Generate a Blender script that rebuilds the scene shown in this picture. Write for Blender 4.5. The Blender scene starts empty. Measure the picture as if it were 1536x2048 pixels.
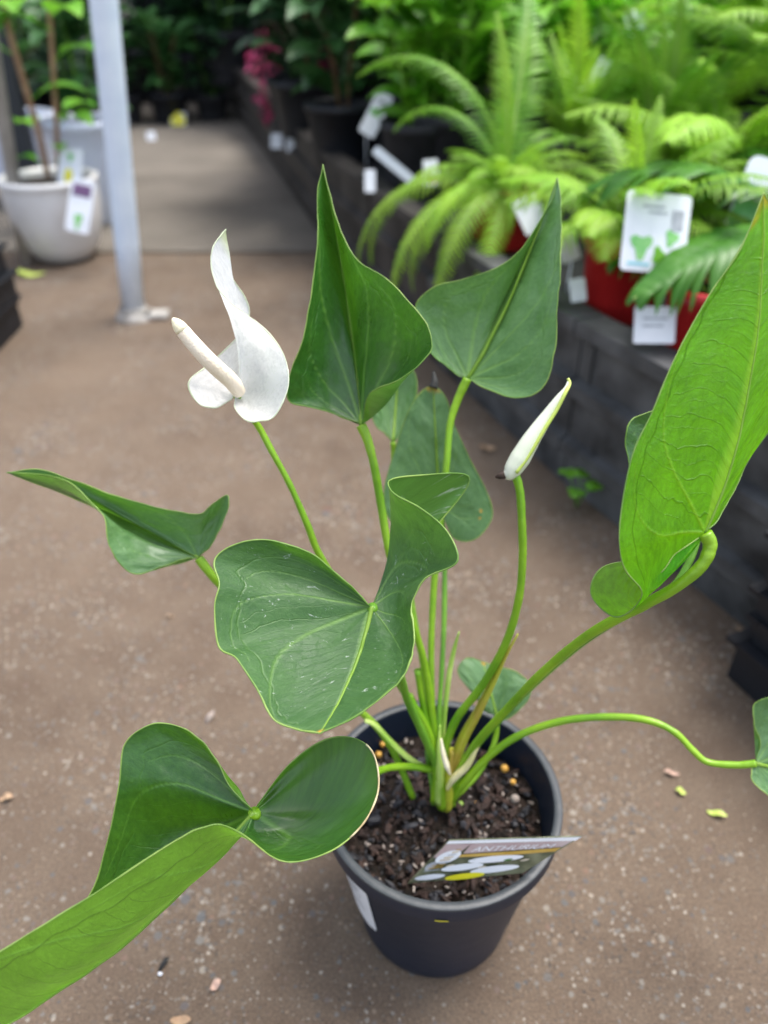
import bpy, math, random
import numpy as np
from mathutils import Vector, Matrix, noise, Euler
R = math.radians
rnd = random.Random(7)
S = bpy.context.scene
COL = S.collection

# ------------------------------------------------------------------ camera, sky, sun, exposure
CAM_H = 0.5255; PITCH = 34.8; FPX = 1538.0
cd = bpy.data.cameras.new('camera'); cam = bpy.data.objects.new('camera', cd); COL.objects.link(cam)
cam.location = (0, 0, CAM_H); cam.rotation_euler = (R(90 - PITCH), 0, 0)
cd.sensor_fit = 'VERTICAL'; cd.sensor_height = 9.13; cd.sensor_width = 9.13 * .75; cd.lens = 9.13 * FPX / 2048
cd.clip_start = 0.02; cd.clip_end = 200
cd.dof.use_dof = True; cd.dof.focus_distance = 0.325; cd.dof.aperture_fstop = 1.5
S.camera = cam
world = bpy.data.worlds.new('World'); S.world = world; world.use_nodes = True
wn = world.node_tree; bg = wn.nodes['Background']; sky = wn.nodes.new('ShaderNodeTexSky')
SUN_EL, SUN_ROT = 70, 60
sky.sky_type = 'NISHITA'; sky.sun_disc = False; sky.sun_elevation = R(SUN_EL); sky.sun_rotation = R(SUN_ROT)
sky.dust_density = 3.0; sky.air_density = 1.0; sky.ozone_density = 1.0
hs = wn.nodes.new('ShaderNodeHueSaturation'); hs.inputs['Saturation'].default_value = .55
wn.links.new(sky.outputs[0], hs.inputs['Color']); wn.links.new(hs.outputs[0], bg.inputs[0]); bg.inputs[1].default_value = 0.15
sl = bpy.data.lights.new('sun', 'SUN'); sun = bpy.data.objects.new('sun', sl); COL.objects.link(sun)
sl.energy = 1.5; sl.angle = R(25); sl.color = (1.0, .96, .9)
d_sun = Vector((math.sin(R(SUN_ROT)) * math.cos(R(SUN_EL)), math.cos(R(SUN_ROT)) * math.cos(R(SUN_EL)), math.sin(R(SUN_EL))))
sun.rotation_euler = d_sun.to_track_quat('Z', 'Y').to_euler(); sun.location = (0, 0, 5)
S.view_settings.view_transform = 'Standard'; S.view_settings.look = 'None'
S.view_settings.exposure = 1.4; S.view_settings.gamma = 1

# ------------------------------------------------------------------ pixel -> world
th = R(PITCH)
CF = Vector((0, math.cos(th), -math.sin(th))); CU = Vector((0, math.sin(th), math.cos(th))); CO = Vector((0, 0, CAM_H))
def ray(px, py): return CF + Vector((1, 0, 0)) * ((px - 768) / FPX) - CU * ((py - 1024) / FPX)
def at(px, py, d): return CO + ray(px, py) * d
def on(px, py, z=0.0):
    r = ray(px, py); return CO + r * ((z - CAM_H) / r.z)
def at_np(a):
    a = np.asarray(a, float); x = (a[..., 0] - 768) / FPX; y = -(a[..., 1] - 1024) / FPX; d = a[..., 2]
    return np.stack([x * d, (CF.y + CU.y * y) * d, CAM_H + (CF.z + CU.z * y) * d], -1)

# ------------------------------------------------------------------ materials
def mat(name): m = bpy.data.materials.new(name); m.use_nodes = True; return m, m.node_tree.nodes, m.node_tree.links
def rgb(c): return (c[0], c[1], c[2], 1)
def noisy(name, c1, c2, scale=8, rough=.6, bump=.0, bscale=60, spec=.5, detail=6, metallic=0, obj=True, var=0.0, trans=0):
    m, n, l = mat(name); p = n['Principled BSDF']
    tc = n.new('ShaderNodeTexCoord'); t = n.new('ShaderNodeTexNoise'); t.inputs['Scale'].default_value = scale; t.inputs['Detail'].default_value = detail
    src = tc.outputs['Object'] if obj else tc.outputs['Generated']
    l.new(src, t.inputs['Vector'])
    r = n.new('ShaderNodeValToRGB'); r.color_ramp.elements[0].position = .33; r.color_ramp.elements[1].position = .67
    r.color_ramp.elements[0].color = rgb(c1); r.color_ramp.elements[1].color = rgb(c2)
    l.new(t.outputs[0], r.inputs[0]); out = r.outputs[0]
    if var:
        oi = n.new('ShaderNodeObjectInfo'); h = n.new('ShaderNodeHueSaturation'); mr = n.new('ShaderNodeMapRange')
        mr.inputs[3].default_value = 1 - var; mr.inputs[4].default_value = 1 + var
        l.new(oi.outputs['Random'], mr.inputs[0]); l.new(mr.outputs[0], h.inputs['Value']); l.new(out, h.inputs['Color']); out = h.outputs[0]
    l.new(out, p.inputs['Base Color'])
    p.inputs['Roughness'].default_value = rough; p.inputs['Specular IOR Level'].default_value = spec; p.inputs['Metallic'].default_value = metallic
    if bump:
        t2 = n.new('ShaderNodeTexNoise'); t2.inputs['Scale'].default_value = bscale; t2.inputs['Detail'].default_value = 4; l.new(src, t2.inputs['Vector'])
        b = n.new('ShaderNodeBump'); b.inputs['Strength'].default_value = bump; b.inputs['Distance'].default_value = .002
        l.new(t2.outputs[0], b.inputs['Height']); l.new(b.outputs[0], p.inputs['Normal'])
    if trans:
        tr = n.new('ShaderNodeBsdfTranslucent'); mx = n.new('ShaderNodeMixShader'); mx.inputs[0].default_value = trans
        l.new(out, tr.inputs[0]); l.new(p.outputs[0], mx.inputs[1]); l.new(tr.outputs[0], mx.inputs[2]); l.new(mx.outputs[0], n['Material Output'].inputs[0])
    return m

def blade_mat(name, up1, up2, un1, un2, veinc, transc, tfac=.35, rough=.34, uprough=None, spotc=(.55, .28, .02), secdark=.55, bump=.35, coat=.0, pinamt=1.0, stain=0.0):
    m, n, l = mat(name); p = n['Principled BSDF']
    uv = n.new('ShaderNodeUVMap'); uv.uv_map = 'flat'
    at_ = n.new('ShaderNodeAttribute'); at_.attribute_name = 'mark'; sep = n.new('ShaderNodeSeparateColor'); l.new(at_.outputs['Color'], sep.inputs[0])
    geo = n.new('ShaderNodeNewGeometry'); oi = n.new('ShaderNodeObjectInfo'); osc = n.new('ShaderNodeVectorMath'); osc.operation = 'MULTIPLY'; osc.inputs[1].default_value = (37, 41, 0); l.new(oi.outputs['Location'], osc.inputs[0]); off = n.new('ShaderNodeVectorMath'); off.operation = 'ADD'; l.new(uv.outputs[0], off.inputs[0]); l.new(osc.outputs[0], off.inputs[1])
    t = n.new('ShaderNodeTexNoise'); t.inputs['Scale'].default_value = 5; t.inputs['Detail'].default_value = 8; t.inputs['Roughness'].default_value = .65; l.new(off.outputs[0], t.inputs['Vector'])
    t3 = n.new('ShaderNodeTexNoise'); t3.inputs['Scale'].default_value = 46; t3.inputs['Detail'].default_value = 5; t3.inputs['Roughness'].default_value = .7; l.new(off.outputs[0], t3.inputs['Vector'])
    mxn = n.new('ShaderNodeMath'); mxn.operation = 'MULTIPLY_ADD'; mxn.inputs[1].default_value = .45; l.new(t3.outputs[0], mxn.inputs[0])
    sc = n.new('ShaderNodeMath'); sc.operation = 'MULTIPLY'; sc.inputs[1].default_value = .55; l.new(t.outputs[0], sc.inputs[0]); l.new(sc.outputs[0], mxn.inputs[2])
    def ramp(a, b):
        r = n.new('ShaderNodeValToRGB'); r.color_ramp.elements[0].position = .38; r.color_ramp.elements[1].position = .62
        r.color_ramp.elements[0].color = rgb(a); r.color_ramp.elements[1].color = rgb(b); l.new(mxn.outputs[0], r.inputs[0]); return r.outputs[0]
    def mix(f, a, b, mode='MIX'):
        x = n.new('ShaderNodeMix'); x.data_type = 'RGBA'; x.blend_type = mode
        for s, v in ((x.inputs[0], f), (x.inputs[6], a), (x.inputs[7], b)):
            if hasattr(v, 'links'): l.new(v, s)
            elif isinstance(v, (int, float)): s.default_value = v
            else: s.default_value = rgb(v)
        return x.outputs[2]
    base = mix(geo.outputs['Backfacing'], ramp(up1, up2), ramp(un1, un2))
    def ma(op, a, b=None, c=None):
        x = n.new('ShaderNodeMath'); x.operation = op
        for i, v in enumerate((a, b, c)):
            if v is None: continue
            if hasattr(v, 'links'): l.new(v, x.inputs[i])
            else: x.inputs[i].default_value = v
        return x.outputs[0]
    sx = n.new('ShaderNodeSeparateXYZ'); l.new(uv.outputs[0], sx.inputs[0])
    wn1 = n.new('ShaderNodeTexNoise'); wn1.inputs['Scale'].default_value = 9; wn1.inputs['Detail'].default_value = 3; l.new(off.outputs[0], wn1.inputs['Vector'])
    wob = ma('MULTIPLY_ADD', wn1.outputs[0], .07, -.035)
    X = ma('ABSOLUTE', sx.outputs[0]); fx = ma('MULTIPLY', X, ma('MULTIPLY_ADD', X, 1.0, .30)); Yw = ma('ADD', ma('SUBTRACT', sx.outputs[1], fx), wob)
    def line(offs, wd):
        ph = ma('MULTIPLY_ADD', Yw, 1 / .088, offs); d = ma('MULTIPLY', ma('ABSOLUTE', ma('SUBTRACT', ma('FRACT', ph), .5)), .088)
        x = n.new('ShaderNodeMapRange'); x.inputs[1].default_value = wd * .35; x.inputs[2].default_value = wd * 1.3; x.inputs[3].default_value = 1; x.inputs[4].default_value = 0; l.new(d, x.inputs[0]); return x.outputs[0]
    mk1 = n.new('ShaderNodeMapRange'); mk1.inputs[1].default_value = .82; mk1.inputs[2].default_value = .88; mk1.inputs[3].default_value = 1; mk1.inputs[4].default_value = 0; l.new(at_.outputs['Alpha'], mk1.inputs[0])
    mk2 = n.new('ShaderNodeMapRange'); mk2.inputs[1].default_value = -.03; mk2.inputs[2].default_value = .0; l.new(Yw, mk2.inputs[0])
    brk = n.new('ShaderNodeMapRange'); brk.inputs[1].default_value = .36; brk.inputs[2].default_value = .6; brk.inputs[3].default_value = .25; l.new(t3.outputs[0], brk.inputs[0])
    pin = ma('MULTIPLY', ma('MULTIPLY', ma('MAXIMUM', line(0, .0022), ma('MULTIPLY', line(.47, .0015), .5)), ma('MULTIPLY', mk1.outputs[0], mk2.outputs[0])), brk.outputs[0])
    net = n.new('ShaderNodeTexVoronoi'); net.feature = 'DISTANCE_TO_EDGE'; net.inputs['Scale'].default_value = 17
    nw = n.new('ShaderNodeMix'); nw.data_type = 'RGBA'; nw.inputs[0].default_value = .06; l.new(off.outputs[0], nw.inputs[6]); l.new(t3.outputs[1], nw.inputs[7]); l.new(nw.outputs[2], net.inputs['Vector'])
    nr_ = n.new('ShaderNodeMapRange'); nr_.inputs[1].default_value = .0; nr_.inputs[2].default_value = .05; nr_.inputs[3].default_value = .22; nr_.inputs[4].default_value = 0; l.new(net.outputs[0], nr_.inputs[0])
    secv = ma('MULTIPLY', ma('MAXIMUM', ma('MAXIMUM', sep.outputs[1], pin), ma('MULTIPLY', nr_.outputs[0], brk.outputs[0])), pinamt)
    s2o = ma('MULTIPLY', secv, ma('MULTIPLY_ADD', geo.outputs['Backfacing'], .55, .16))
    sec = mix(geo.outputs['Backfacing'], veinc, tuple(v * secdark for v in un1))
    base = mix(s2o, base, sec)
    base = mix(sep.outputs[0], base, veinc)
    if stain:
        sn_ = n.new('ShaderNodeTexNoise'); sn_.inputs['Scale'].default_value = 22; sn_.inputs['Detail'].default_value = 9; sn_.inputs['Roughness'].default_value = .72; sn_.inputs['Distortion'].default_value = 1.2; l.new(off.outputs[0], sn_.inputs['Vector'])
        s3 = n.new('ShaderNodeMapRange'); s3.inputs[1].default_value = .615; s3.inputs[2].default_value = .66; s3.inputs[4].default_value = stain; l.new(sn_.outputs[0], s3.inputs[0]); base = mix(s3.outputs[0], base, (.55, .62, .55))
    base = mix(sep.outputs[2], base, spotc)
    l.new(base, p.inputs['Base Color']); p.inputs['Specular IOR Level'].default_value = .5
    p.inputs['Coat Weight'].default_value = coat; p.inputs['Coat Roughness'].default_value = .25
    rr = n.new('ShaderNodeMapRange'); rr.inputs[1].default_value = .3; rr.inputs[2].default_value = .7; rr.inputs[3].default_value = rough - .07; rr.inputs[4].default_value = rough + .14
    l.new(t.outputs[0], rr.inputs[0]); l.new(rr.outputs[0], p.inputs['Roughness'])
    b = n.new('ShaderNodeBump'); b.inputs['Strength'].default_value = bump; b.inputs['Distance'].default_value = .0016
    h = n.new('ShaderNodeMath'); h.operation = 'MULTIPLY_ADD'; h.inputs[1].default_value = .8; l.new(t3.outputs[0], h.inputs[0])
    h2 = n.new('ShaderNodeMath'); h2.operation = 'MULTIPLY_ADD'; h2.inputs[1].default_value = -.8; l.new(secv, h2.inputs[0])
    h3 = n.new('ShaderNodeMath'); h3.operation = 'MULTIPLY'; h3.inputs[1].default_value = 2.4; l.new(t.outputs[0], h3.inputs[0]); hp = ma('MULTIPLY_ADD', sep.outputs[0], -1.3, h3.outputs[0]); l.new(hp, h2.inputs[2])
    l.new(h2.outputs[0], h.inputs[2]); l.new(h.outputs[0], b.inputs['Height']); l.new(b.outputs[0], p.inputs['Normal'])
    tr = n.new('ShaderNodeBsdfTranslucent')
    tcol = mix(s2o, transc, tuple(v * .45 for v in transc)); tcol = mix(sep.outputs[0], tcol, tuple(min(1, v * 1.3 + .05) for v in transc))
    l0 = n.new('ShaderNodeMapRange'); l0.inputs[1].default_value = .35; l0.inputs[2].default_value = .65; l0.inputs[3].default_value = .6; l0.inputs[4].default_value = 1.3; l.new(mxn.outputs[0], l0.inputs[0])
    tm = n.new('ShaderNodeVectorMath'); tm.operation = 'SCALE'; l.new(tcol, tm.inputs[0]); l.new(l0.outputs[0], tm.inputs['Scale'])
    l.new(tm.outputs[0], tr.inputs[0])
    mx = n.new('ShaderNodeMixShader'); mx.inputs[0].default_value = tfac
    l.new(p.outputs[0], mx.inputs[1]); l.new(tr.outputs[0], mx.inputs[2]); l.new(mx.outputs[0], n['Material Output'].inputs[0])
    return m

M = {}
M['blade'] = blade_mat('anthurium_leaf', (.012, .070, .009), (.026, .112, .015), (.075, .20, .028), (.11, .26, .05), (.15, .32, .05), (.10, .30, .012), .24, .30, coat=.6)
M['blade_front'] = blade_mat('anthurium_leaf_front', (.010, .062, .014), (.024, .100, .022), (.12, .27, .02), (.16, .34, .03), (.13, .30, .05), (.24, .60, .01), .34, .32, coat=.5)
M['blade_matt'] = blade_mat('anthurium_leaf_pale', (.072, .175, .060), (.12, .24, .095), (.07, .18, .03), (.10, .24, .05), (.17, .32, .07), (.14, .38, .015), .24, .38, coat=.4)  # paler, greyer upper side than the glossy leaf
M['blade_dusty'] = blade_mat('anthurium_leaf_water_marked', (.032, .098, .026), (.058, .140, .042), (.07, .18, .03), (.10, .24, .05), (.17, .32, .07), (.14, .38, .015), .26, .47, coat=.0, stain=.7)
M['blade_young'] = blade_mat('anthurium_leaf_young', (.04, .10, .03), (.06, .13, .04), (.055, .25, .004), (.09, .33, .010), (.26, .56, .03), (.42, .97, .002), .62, .42, bump=.6)
M['spathe'] = blade_mat('spathe_white', (.93, .94, .94), (.95, .955, .955), (.93, .94, .94), (.95, .955, .955), (.95, .96, .94), (.95, .96, .93), .58, .42, spotc=(.55, .66, .16), secdark=1.0, bump=.14, pinamt=.0)
M['margin'] = noisy('leaf_margin', (.12, .26, .04), (.34, .48, .12), 35, .4, trans=.3)
M['margin_w'] = noisy('spathe_margin', (.62, .70, .48), (.76, .80, .66), 60, .45, trans=.3)
M['budw'] = noisy('bud_cream', (.76, .80, .66), (.88, .89, .80), 60, .45, trans=.25)
M['margin_dry'] = noisy('leaf_margin_dry', (.35, .25, .12), (.62, .55, .34), 120, .8, bump=.5)
M['rib'] = noisy('pale_midrib', (.26, .46, .05), (.36, .56, .10), 60, .4, trans=.5)
M['stalk'] = noisy('leaf_stalk', (.12, .30, .008), (.26, .46, .02), 30, .36, bump=.25, bscale=220, trans=.12)
M['stalk_dark'] = noisy('leaf_stalk_dark', (.08, .22, .015), (.15, .33, .025), 30, .38, bump=.25, bscale=220)
M['sheath'] = noisy('pale_sheath', (.62, .60, .22), (.80, .72, .40), 60, .5, bump=.3, bscale=160)
M['sheath_pink'] = noisy('papery_sheath', (.74, .66, .46), (.86, .78, .62), 90, .6, bump=.3)
M['sheath_green'] = noisy('green_sheath', (.28, .48, .06), (.48, .62, .16), 50, .45, bump=.3)
M['sheath_brown'] = noisy('browning_sheath', (.42, .48, .03), (.36, .26, .04), 60, .5, bump=.3)
M['spadix'] = noisy('spadix_cream', (.87, .73, .56), (.90, .80, .65), 60, .55, bump=.3, bscale=800)
M['spadix_tip'] = noisy('spadix_tip', (.82, .74, .48), (.86, .78, .56), 200, .5, bump=.35, bscale=900)
M['pot'] = noisy('black_pot_plastic', (.004, .010, .023), (.008, .015, .034), 14, .44, bump=.15, bscale=90)
M['pot_rim'] = noisy('black_pot_plastic_scuffed', (.03, .036, .042), (.06, .065, .07), 40, .45, bump=.2, bscale=120)
M['soil'] = noisy('potting_mix', (.005, .004, .003), (.030, .018, .012), 260, .85, bump=1, bscale=500, spec=.3)
M['bark'] = noisy('bark_chip', (.010, .006, .005), (.052, .026, .018), 130, .8, bump=.6, bscale=300)
M['bark_grey'] = noisy('bark_chip_dark', (.007, .007, .009), (.028, .027, .034), 130, .6, bump=.6, bscale=300)
M['bead'] = noisy('fertiliser_bead', (.55, .27, .04), (.70, .40, .08), 200, .35)
M['stone'] = noisy('pale_pebble', (.25, .20, .17), (.42, .36, .32), 200, .7)
M['paper'] = noisy('white_label', (.70, .73, .78), (.80, .82, .86), 30, .35)
M['ink'] = noisy('grey_print', (.30, .32, .36), (.42, .44, .48), 90, .5)
M['olive'] = noisy('printed_foliage', (.045, .055, .030), (.20, .21, .13), 90, .3)
M['yellow'] = noisy('printed_yellow', (.72, .66, .02), (.80, .74, .05), 60, .3)
M['mustard'] = noisy('printed_mustard', (.45, .28, .05), (.6, .42, .12), 60, .3)
M['mauve'] = noisy('printed_mauve', (.40, .30, .30), (.50, .42, .42), 60, .3)
M['purple'] = noisy('printed_purple', (.12, .06, .14), (.2, .1, .22), 60, .3)
M['printgreen'] = noisy('printed_green', (.12, .45, .10), (.3, .6, .2), 60, .3)
M['cyan'] = noisy('printed_blue', (.15, .55, .65), (.3, .65, .7), 60, .3)
M['edging'] = noisy('grey_recycled_plastic', (.014, .015, .016), (.090, .093, .096), 16, .6, bump=.9, bscale=60, spec=.4)
M['edging_shaded'] = noisy('shaded_recycled_plastic', (.012, .010, .009), (.055, .048, .043), 12, .6, bump=.4, bscale=40, spec=.4)  # darker copy of the edging plastic, shade painted into its colour
M['mat'] = noisy('weed_mat', (.008, .009, .012), (.02, .02, .024), 30, .8)
M['tray'] = noisy('black_tray_plastic', (.007, .008, .011), (.013, .015, .02), 20, .5, spec=.35)
M['red'] = noisy('red_pot_plastic', (.38, .014, .015), (.50, .020, .020), 12, .38)
M['white_glaze'] = noisy('weathered_white_glaze', (.68, .66, .65), (.82, .82, .83), 9, .35, bump=.2)
M['blue_glaze'] = noisy('pale_blue_glaze', (.60, .66, .82), (.72, .77, .90), 9, .35)
M['pole'] = noisy('galvanised_steel', (.66, .75, .88), (.76, .84, .94), 25, .2, metallic=.0, bump=.05, spec=.8)
M['pole_foot'] = noisy('dirty_concrete', (.22, .2, .18), (.42, .40, .37), 40, .8, bump=.6)
M['bamboo'] = noisy('bamboo_cane', (.25, .14, .08), (.45, .27, .16), 30, .55)
M['woody'] = noisy('brown_stem', (.10, .05, .02), (.22, .12, .05), 40, .7)
M['post'] = noisy('charcoal_post', (.02, .024, .032), (.03, .034, .044), 10, .5)
M['pvc'] = noisy('dirty_white_pipe', (.36, .34, .32), (.55, .53, .5), 20, .5)
M['frond'] = noisy('fern_lime', (.20, .44, .015), (.36, .60, .05), 18, .5, trans=.45, var=.22)
M['frond2'] = noisy('fern_mid', (.10, .30, .018), (.22, .44, .04), 18, .45, trans=.4, var=.2)
M['frond3'] = noisy('fern_deep', (.035, .16, .012), (.08, .25, .02), 18, .4, trans=.35)
M['rachis'] = noisy('fern_rachis', (.22, .36, .06), (.34, .46, .12), 30, .5)
M['leafg'] = noisy('green_foliage', (.045, .20, .012), (.12, .36, .028), 14, .4, trans=.35, var=.3)
M['leafd'] = noisy('dark_foliage', (.016, .055, .020), (.042, .115, .038), 14, .38, trans=.25, var=.35)
M['leafm'] = noisy('mid_foliage', (.022, .085, .020), (.055, .15, .04), 14, .4, trans=.3, var=.35)
M['leafb'] = noisy('bluish_foliage', (.03, .07, .04), (.07, .13, .08), 14, .4, trans=.25, var=.3)
M['leafl'] = noisy('light_foliage', (.10, .36, .015), (.24, .54, .04), 14, .42, trans=.4, var=.2)
M['pink'] = noisy('pink_blossom', (.40, .03, .12), (.62, .10, .24), 30, .5, trans=.3)
M['orange'] = noisy('orange_blossom', (.42, .08, .02), (.65, .20, .05), 30, .5, trans=.3)
M['cream'] = noisy('cream_blossom', (.60, .55, .40), (.78, .68, .60), 30, .5, trans=.3)
M['blush'] = noisy('blush_petals', (.42, .38, .42), (.66, .58, .60), 30, .5, trans=.3)
M['dry'] = noisy('dry_leaf', (.30, .18, .10), (.46, .34, .22), 60, .7)
M['drypink'] = noisy('faded_leaf', (.40, .26, .20), (.55, .38, .30), 60, .7)
M['limeleaf'] = noisy('yellow_green_leaf', (.38, .50, .08), (.55, .62, .16), 60, .5)
M['coal'] = noisy('black_crumb', (.008, .008, .008), (.02, .02, .02), 60, .7)
M['shade'] = noisy('added_roof_and_branches', (.02, .03, .025), (.04, .05, .045), 30, .9)

def floor_mat(name, ca, cb, cc, speck):
    m, n, l = mat(name); p = n['Principled BSDF']; tc = n.new('ShaderNodeTexCoord')
    def nz(s, d=6, rg=.6):
        t = n.new('ShaderNodeTexNoise'); t.inputs['Scale'].default_value = s; t.inputs['Detail'].default_value = d; t.inputs['Roughness'].default_value = rg; l.new(tc.outputs['Object'], t.inputs['Vector']); return t
    def mix(f, a, b, mode='MIX'):
        x = n.new('ShaderNodeMix'); x.data_type = 'RGBA'; x.blend_type = mode
        for s, v in ((x.inputs[0], f), (x.inputs[6], a), (x.inputs[7], b)):
            if hasattr(v, 'links'): l.new(v, s)
            elif isinstance(v, (int, float)): s.default_value = v
            else: s.default_value = rgb(v)
        return x.outputs[2]
    big = nz(3.2, 5); r = n.new('ShaderNodeValToRGB'); r.color_ramp.elements[0].position = .35; r.color_ramp.elements[1].position = .66
    r.color_ramp.elements[0].color = rgb(ca); r.color_ramp.elements[1].color = rgb(cb); l.new(big.outputs[0], r.inputs[0])
    mid = nz(26, 8, .7); r2 = n.new('ShaderNodeValToRGB'); r2.color_ramp.elements[0].position = .4; r2.color_ramp.elements[1].position = .68
    r2.color_ramp.elements[0].color = (0, 0, 0, 1); r2.color_ramp.elements[1].color = (.55, .55, .55, 1); l.new(mid.outputs[0], r2.inputs[0])
    base = mix(r2.outputs[0], r.outputs[0], cc)
    fine = nz(520, 6, .85); r3 = n.new('ShaderNodeValToRGB'); r3.color_ramp.elements[0].position = .3; r3.color_ramp.elements[1].position = .7
    r3.color_ramp.elements[0].color = (.38, .37, .36, 1); r3.color_ramp.elements[1].color = (1.62, 1.58, 1.53, 1); l.new(fine.outputs[0], r3.inputs[0])
    base = mix(1.0, base, r3.outputs[0], 'MULTIPLY')
    hgt = None
    dens = nz(9, 4)
    for sc_, thr, cset in ((430, .3, ((.36, .31, .255), (.20, .14, .10), (.06, .055, .05))), (150, .30, ((.27, .235, .19), (.20, .125, .09), (.10, .10, .10))), (260, .34, ((.38, .335, .275), (.25, .185, .13), (.09, .088, .088))), (75, .17, ((.22, .17, .125), (.15, .08, .055), (.11, .11, .11)))):
        v = n.new('ShaderNodeTexVoronoi'); v.inputs['Scale'].default_value = sc_; v.inputs['Randomness'].default_value = 1
        wv = n.new('ShaderNodeMix'); wv.data_type = 'RGBA'; wv.inputs[0].default_value = .004
        l.new(tc.outputs['Object'], wv.inputs[6]); l.new(fine.outputs[1], wv.inputs[7]); l.new(wv.outputs[2], v.inputs['Vector'])
        sp = n.new('ShaderNodeSeparateColor'); l.new(v.outputs['Color'], sp.inputs[0])
        # pebble radius varies per cell and with patchiness
        rad = n.new('ShaderNodeMath'); rad.operation = 'MULTIPLY'; l.new(sp.outputs[0], rad.inputs[0]); l.new(dens.outputs[0], rad.inputs[1])
        rm = n.new('ShaderNodeMath'); rm.operation = 'MULTIPLY_ADD'; rm.inputs[1].default_value = 1.1 * speck; rm.inputs[2].default_value = -.20 * speck - (.11 if sc_ == 75 else -.03 if sc_ == 260 else -.07 if sc_ == 430 else .0); l.new(rad.outputs[0], rm.inputs[0])
        lt = n.new('ShaderNodeMath'); lt.operation = 'LESS_THAN'; l.new(v.outputs['Distance'], lt.inputs[0]); l.new(rm.outputs[0], lt.inputs[1])
        pr = n.new('ShaderNodeValToRGB'); e = pr.color_ramp.elements; e[0].color = rgb(cset[1]); e[1].color = rgb(cset[0]); e.new(.5).color = rgb(cset[2]); l.new(sp.outputs[1], pr.inputs[0])
        base = mix(lt.outputs[0], base, pr.outputs[0]); hgt = lt.outputs[0] if hgt is None else hgt
    l.new(base, p.inputs['Base Color']); p.inputs['Roughness'].default_value = .78; p.inputs['Specular IOR Level'].default_value = .35
    b = n.new('ShaderNodeBump'); b.inputs['Strength'].default_value = .8; b.inputs['Distance'].default_value = .0012
    ad = n.new('ShaderNodeMath'); ad.operation = 'ADD'; l.new(hgt, ad.inputs[0]); l.new(fine.outputs[0], ad.inputs[1]); l.new(ad.outputs[0], b.inputs['Height']); l.new(b.outputs[0], p.inputs['Normal'])
    return m
M['floor'] = floor_mat('reddish_concrete', (.096, .067, .047), (.162, .120, .087), (.158, .122, .090), 1.0)
M['path'] = floor_mat('grey_concrete', (.115, .105, .09), (.185, .168, .146), (.14, .12, .10), .5)

# ------------------------------------------------------------------ mesh helpers
class MB:
    def __init__(s): s.v = []; s.f = []; s.m = []
    def add(s, vs, fs, mi=0):
        o = len(s.v); s.v.extend([tuple(p) for p in vs]); s.f.extend([tuple(i + o for i in f) for f in fs]); s.m.extend([mi] * len(fs)); return s
    def grid(s, rows, mi=0, closed=False):
        n = len(rows[0]); vs = [p for r in rows for p in r]; fs = []
        for i in range(len(rows) - 1):
            for j in range(n if closed else n - 1):
                k = (j + 1) % n; fs.append((i * n + j, i * n + k, (i + 1) * n + k, (i + 1) * n + j))
        return s.add(vs, fs, mi)
    def tube(s, pts, rad, seg=10, mi=0, cap=True, squash=1.0):
        pts = [Vector(p) for p in pts]; N = len(pts)
        if not hasattr(rad, '__len__'): rad = [rad] * N
        t0 = (pts[1] - pts[0]).normalized(); up = Vector((0, 0, 1)) if abs(t0.z) < .9 else Vector((1, 0, 0))
        nrm = t0.cross(up).normalized(); rows = []
        for i in range(N):
            t = (pts[min(i + 1, N - 1)] - pts[max(i - 1, 0)])
            t = t.normalized() if t.length > 1e-9 else t0
            nrm = (nrm - t * nrm.dot(t)).normalized(); b = t.cross(nrm)
            rows.append([pts[i] + (nrm * math.cos(2 * math.pi * k / seg) + b * math.sin(2 * math.pi * k / seg) * squash) * rad[i] for k in range(seg)])
        s.grid(rows, mi, True)
        if cap:
            o = len(s.v) - N * seg; s.f.append(tuple(o + k for k in range(seg - 1, -1, -1))); s.m.append(mi)
            s.f.append(tuple(o + (N - 1) * seg + k for k in range(seg))); s.m.append(mi)
        return s
    def lathe(s, prof, c=(0, 0, 0), seg=48, mi=0):
        rows = [[(c[0] + r * math.cos(2 * math.pi * k / seg), c[1] + r * math.sin(2 * math.pi * k / seg), c[2] + z) for k in range(seg)] for r, z in prof]
        return s.grid(rows, mi, True)
    def box(s, c, sz, rot=0, mi=0, tilt=None):
        vs = []
        mt = Matrix.Rotation(rot, 3, 'Z') if tilt is None else tilt
        for x in (-.5, .5):
            for y in (-.5, .5):
                for z in (-.5, .5): vs.append(Vector(c) + mt @ Vector((x * sz[0], y * sz[1], z * sz[2])))
        return s.add(vs, [(0, 1, 3, 2), (4, 6, 7, 5), (0, 4, 5, 1), (2, 3, 7, 6), (0, 2, 6, 4), (1, 5, 7, 3)], mi)
WL = {}
def tag(o, label=None, cat=None, group=None, kind=None):
    for k, v in (('label', label), ('category', cat), ('group', group), ('kind', kind)):
        if v: o[k] = v
    return o
def thing(name, loc=(0, 0, 0), label=None, cat=None, group=None):
    o = bpy.data.objects.new(name, None); COL.objects.link(o); o.location = loc; o.empty_display_size = .02; WL[o.name] = Vector(loc)
    return tag(o, label, cat, group)
def wl(o): return WL.get(o.name, Vector((0, 0, 0)))
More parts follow.
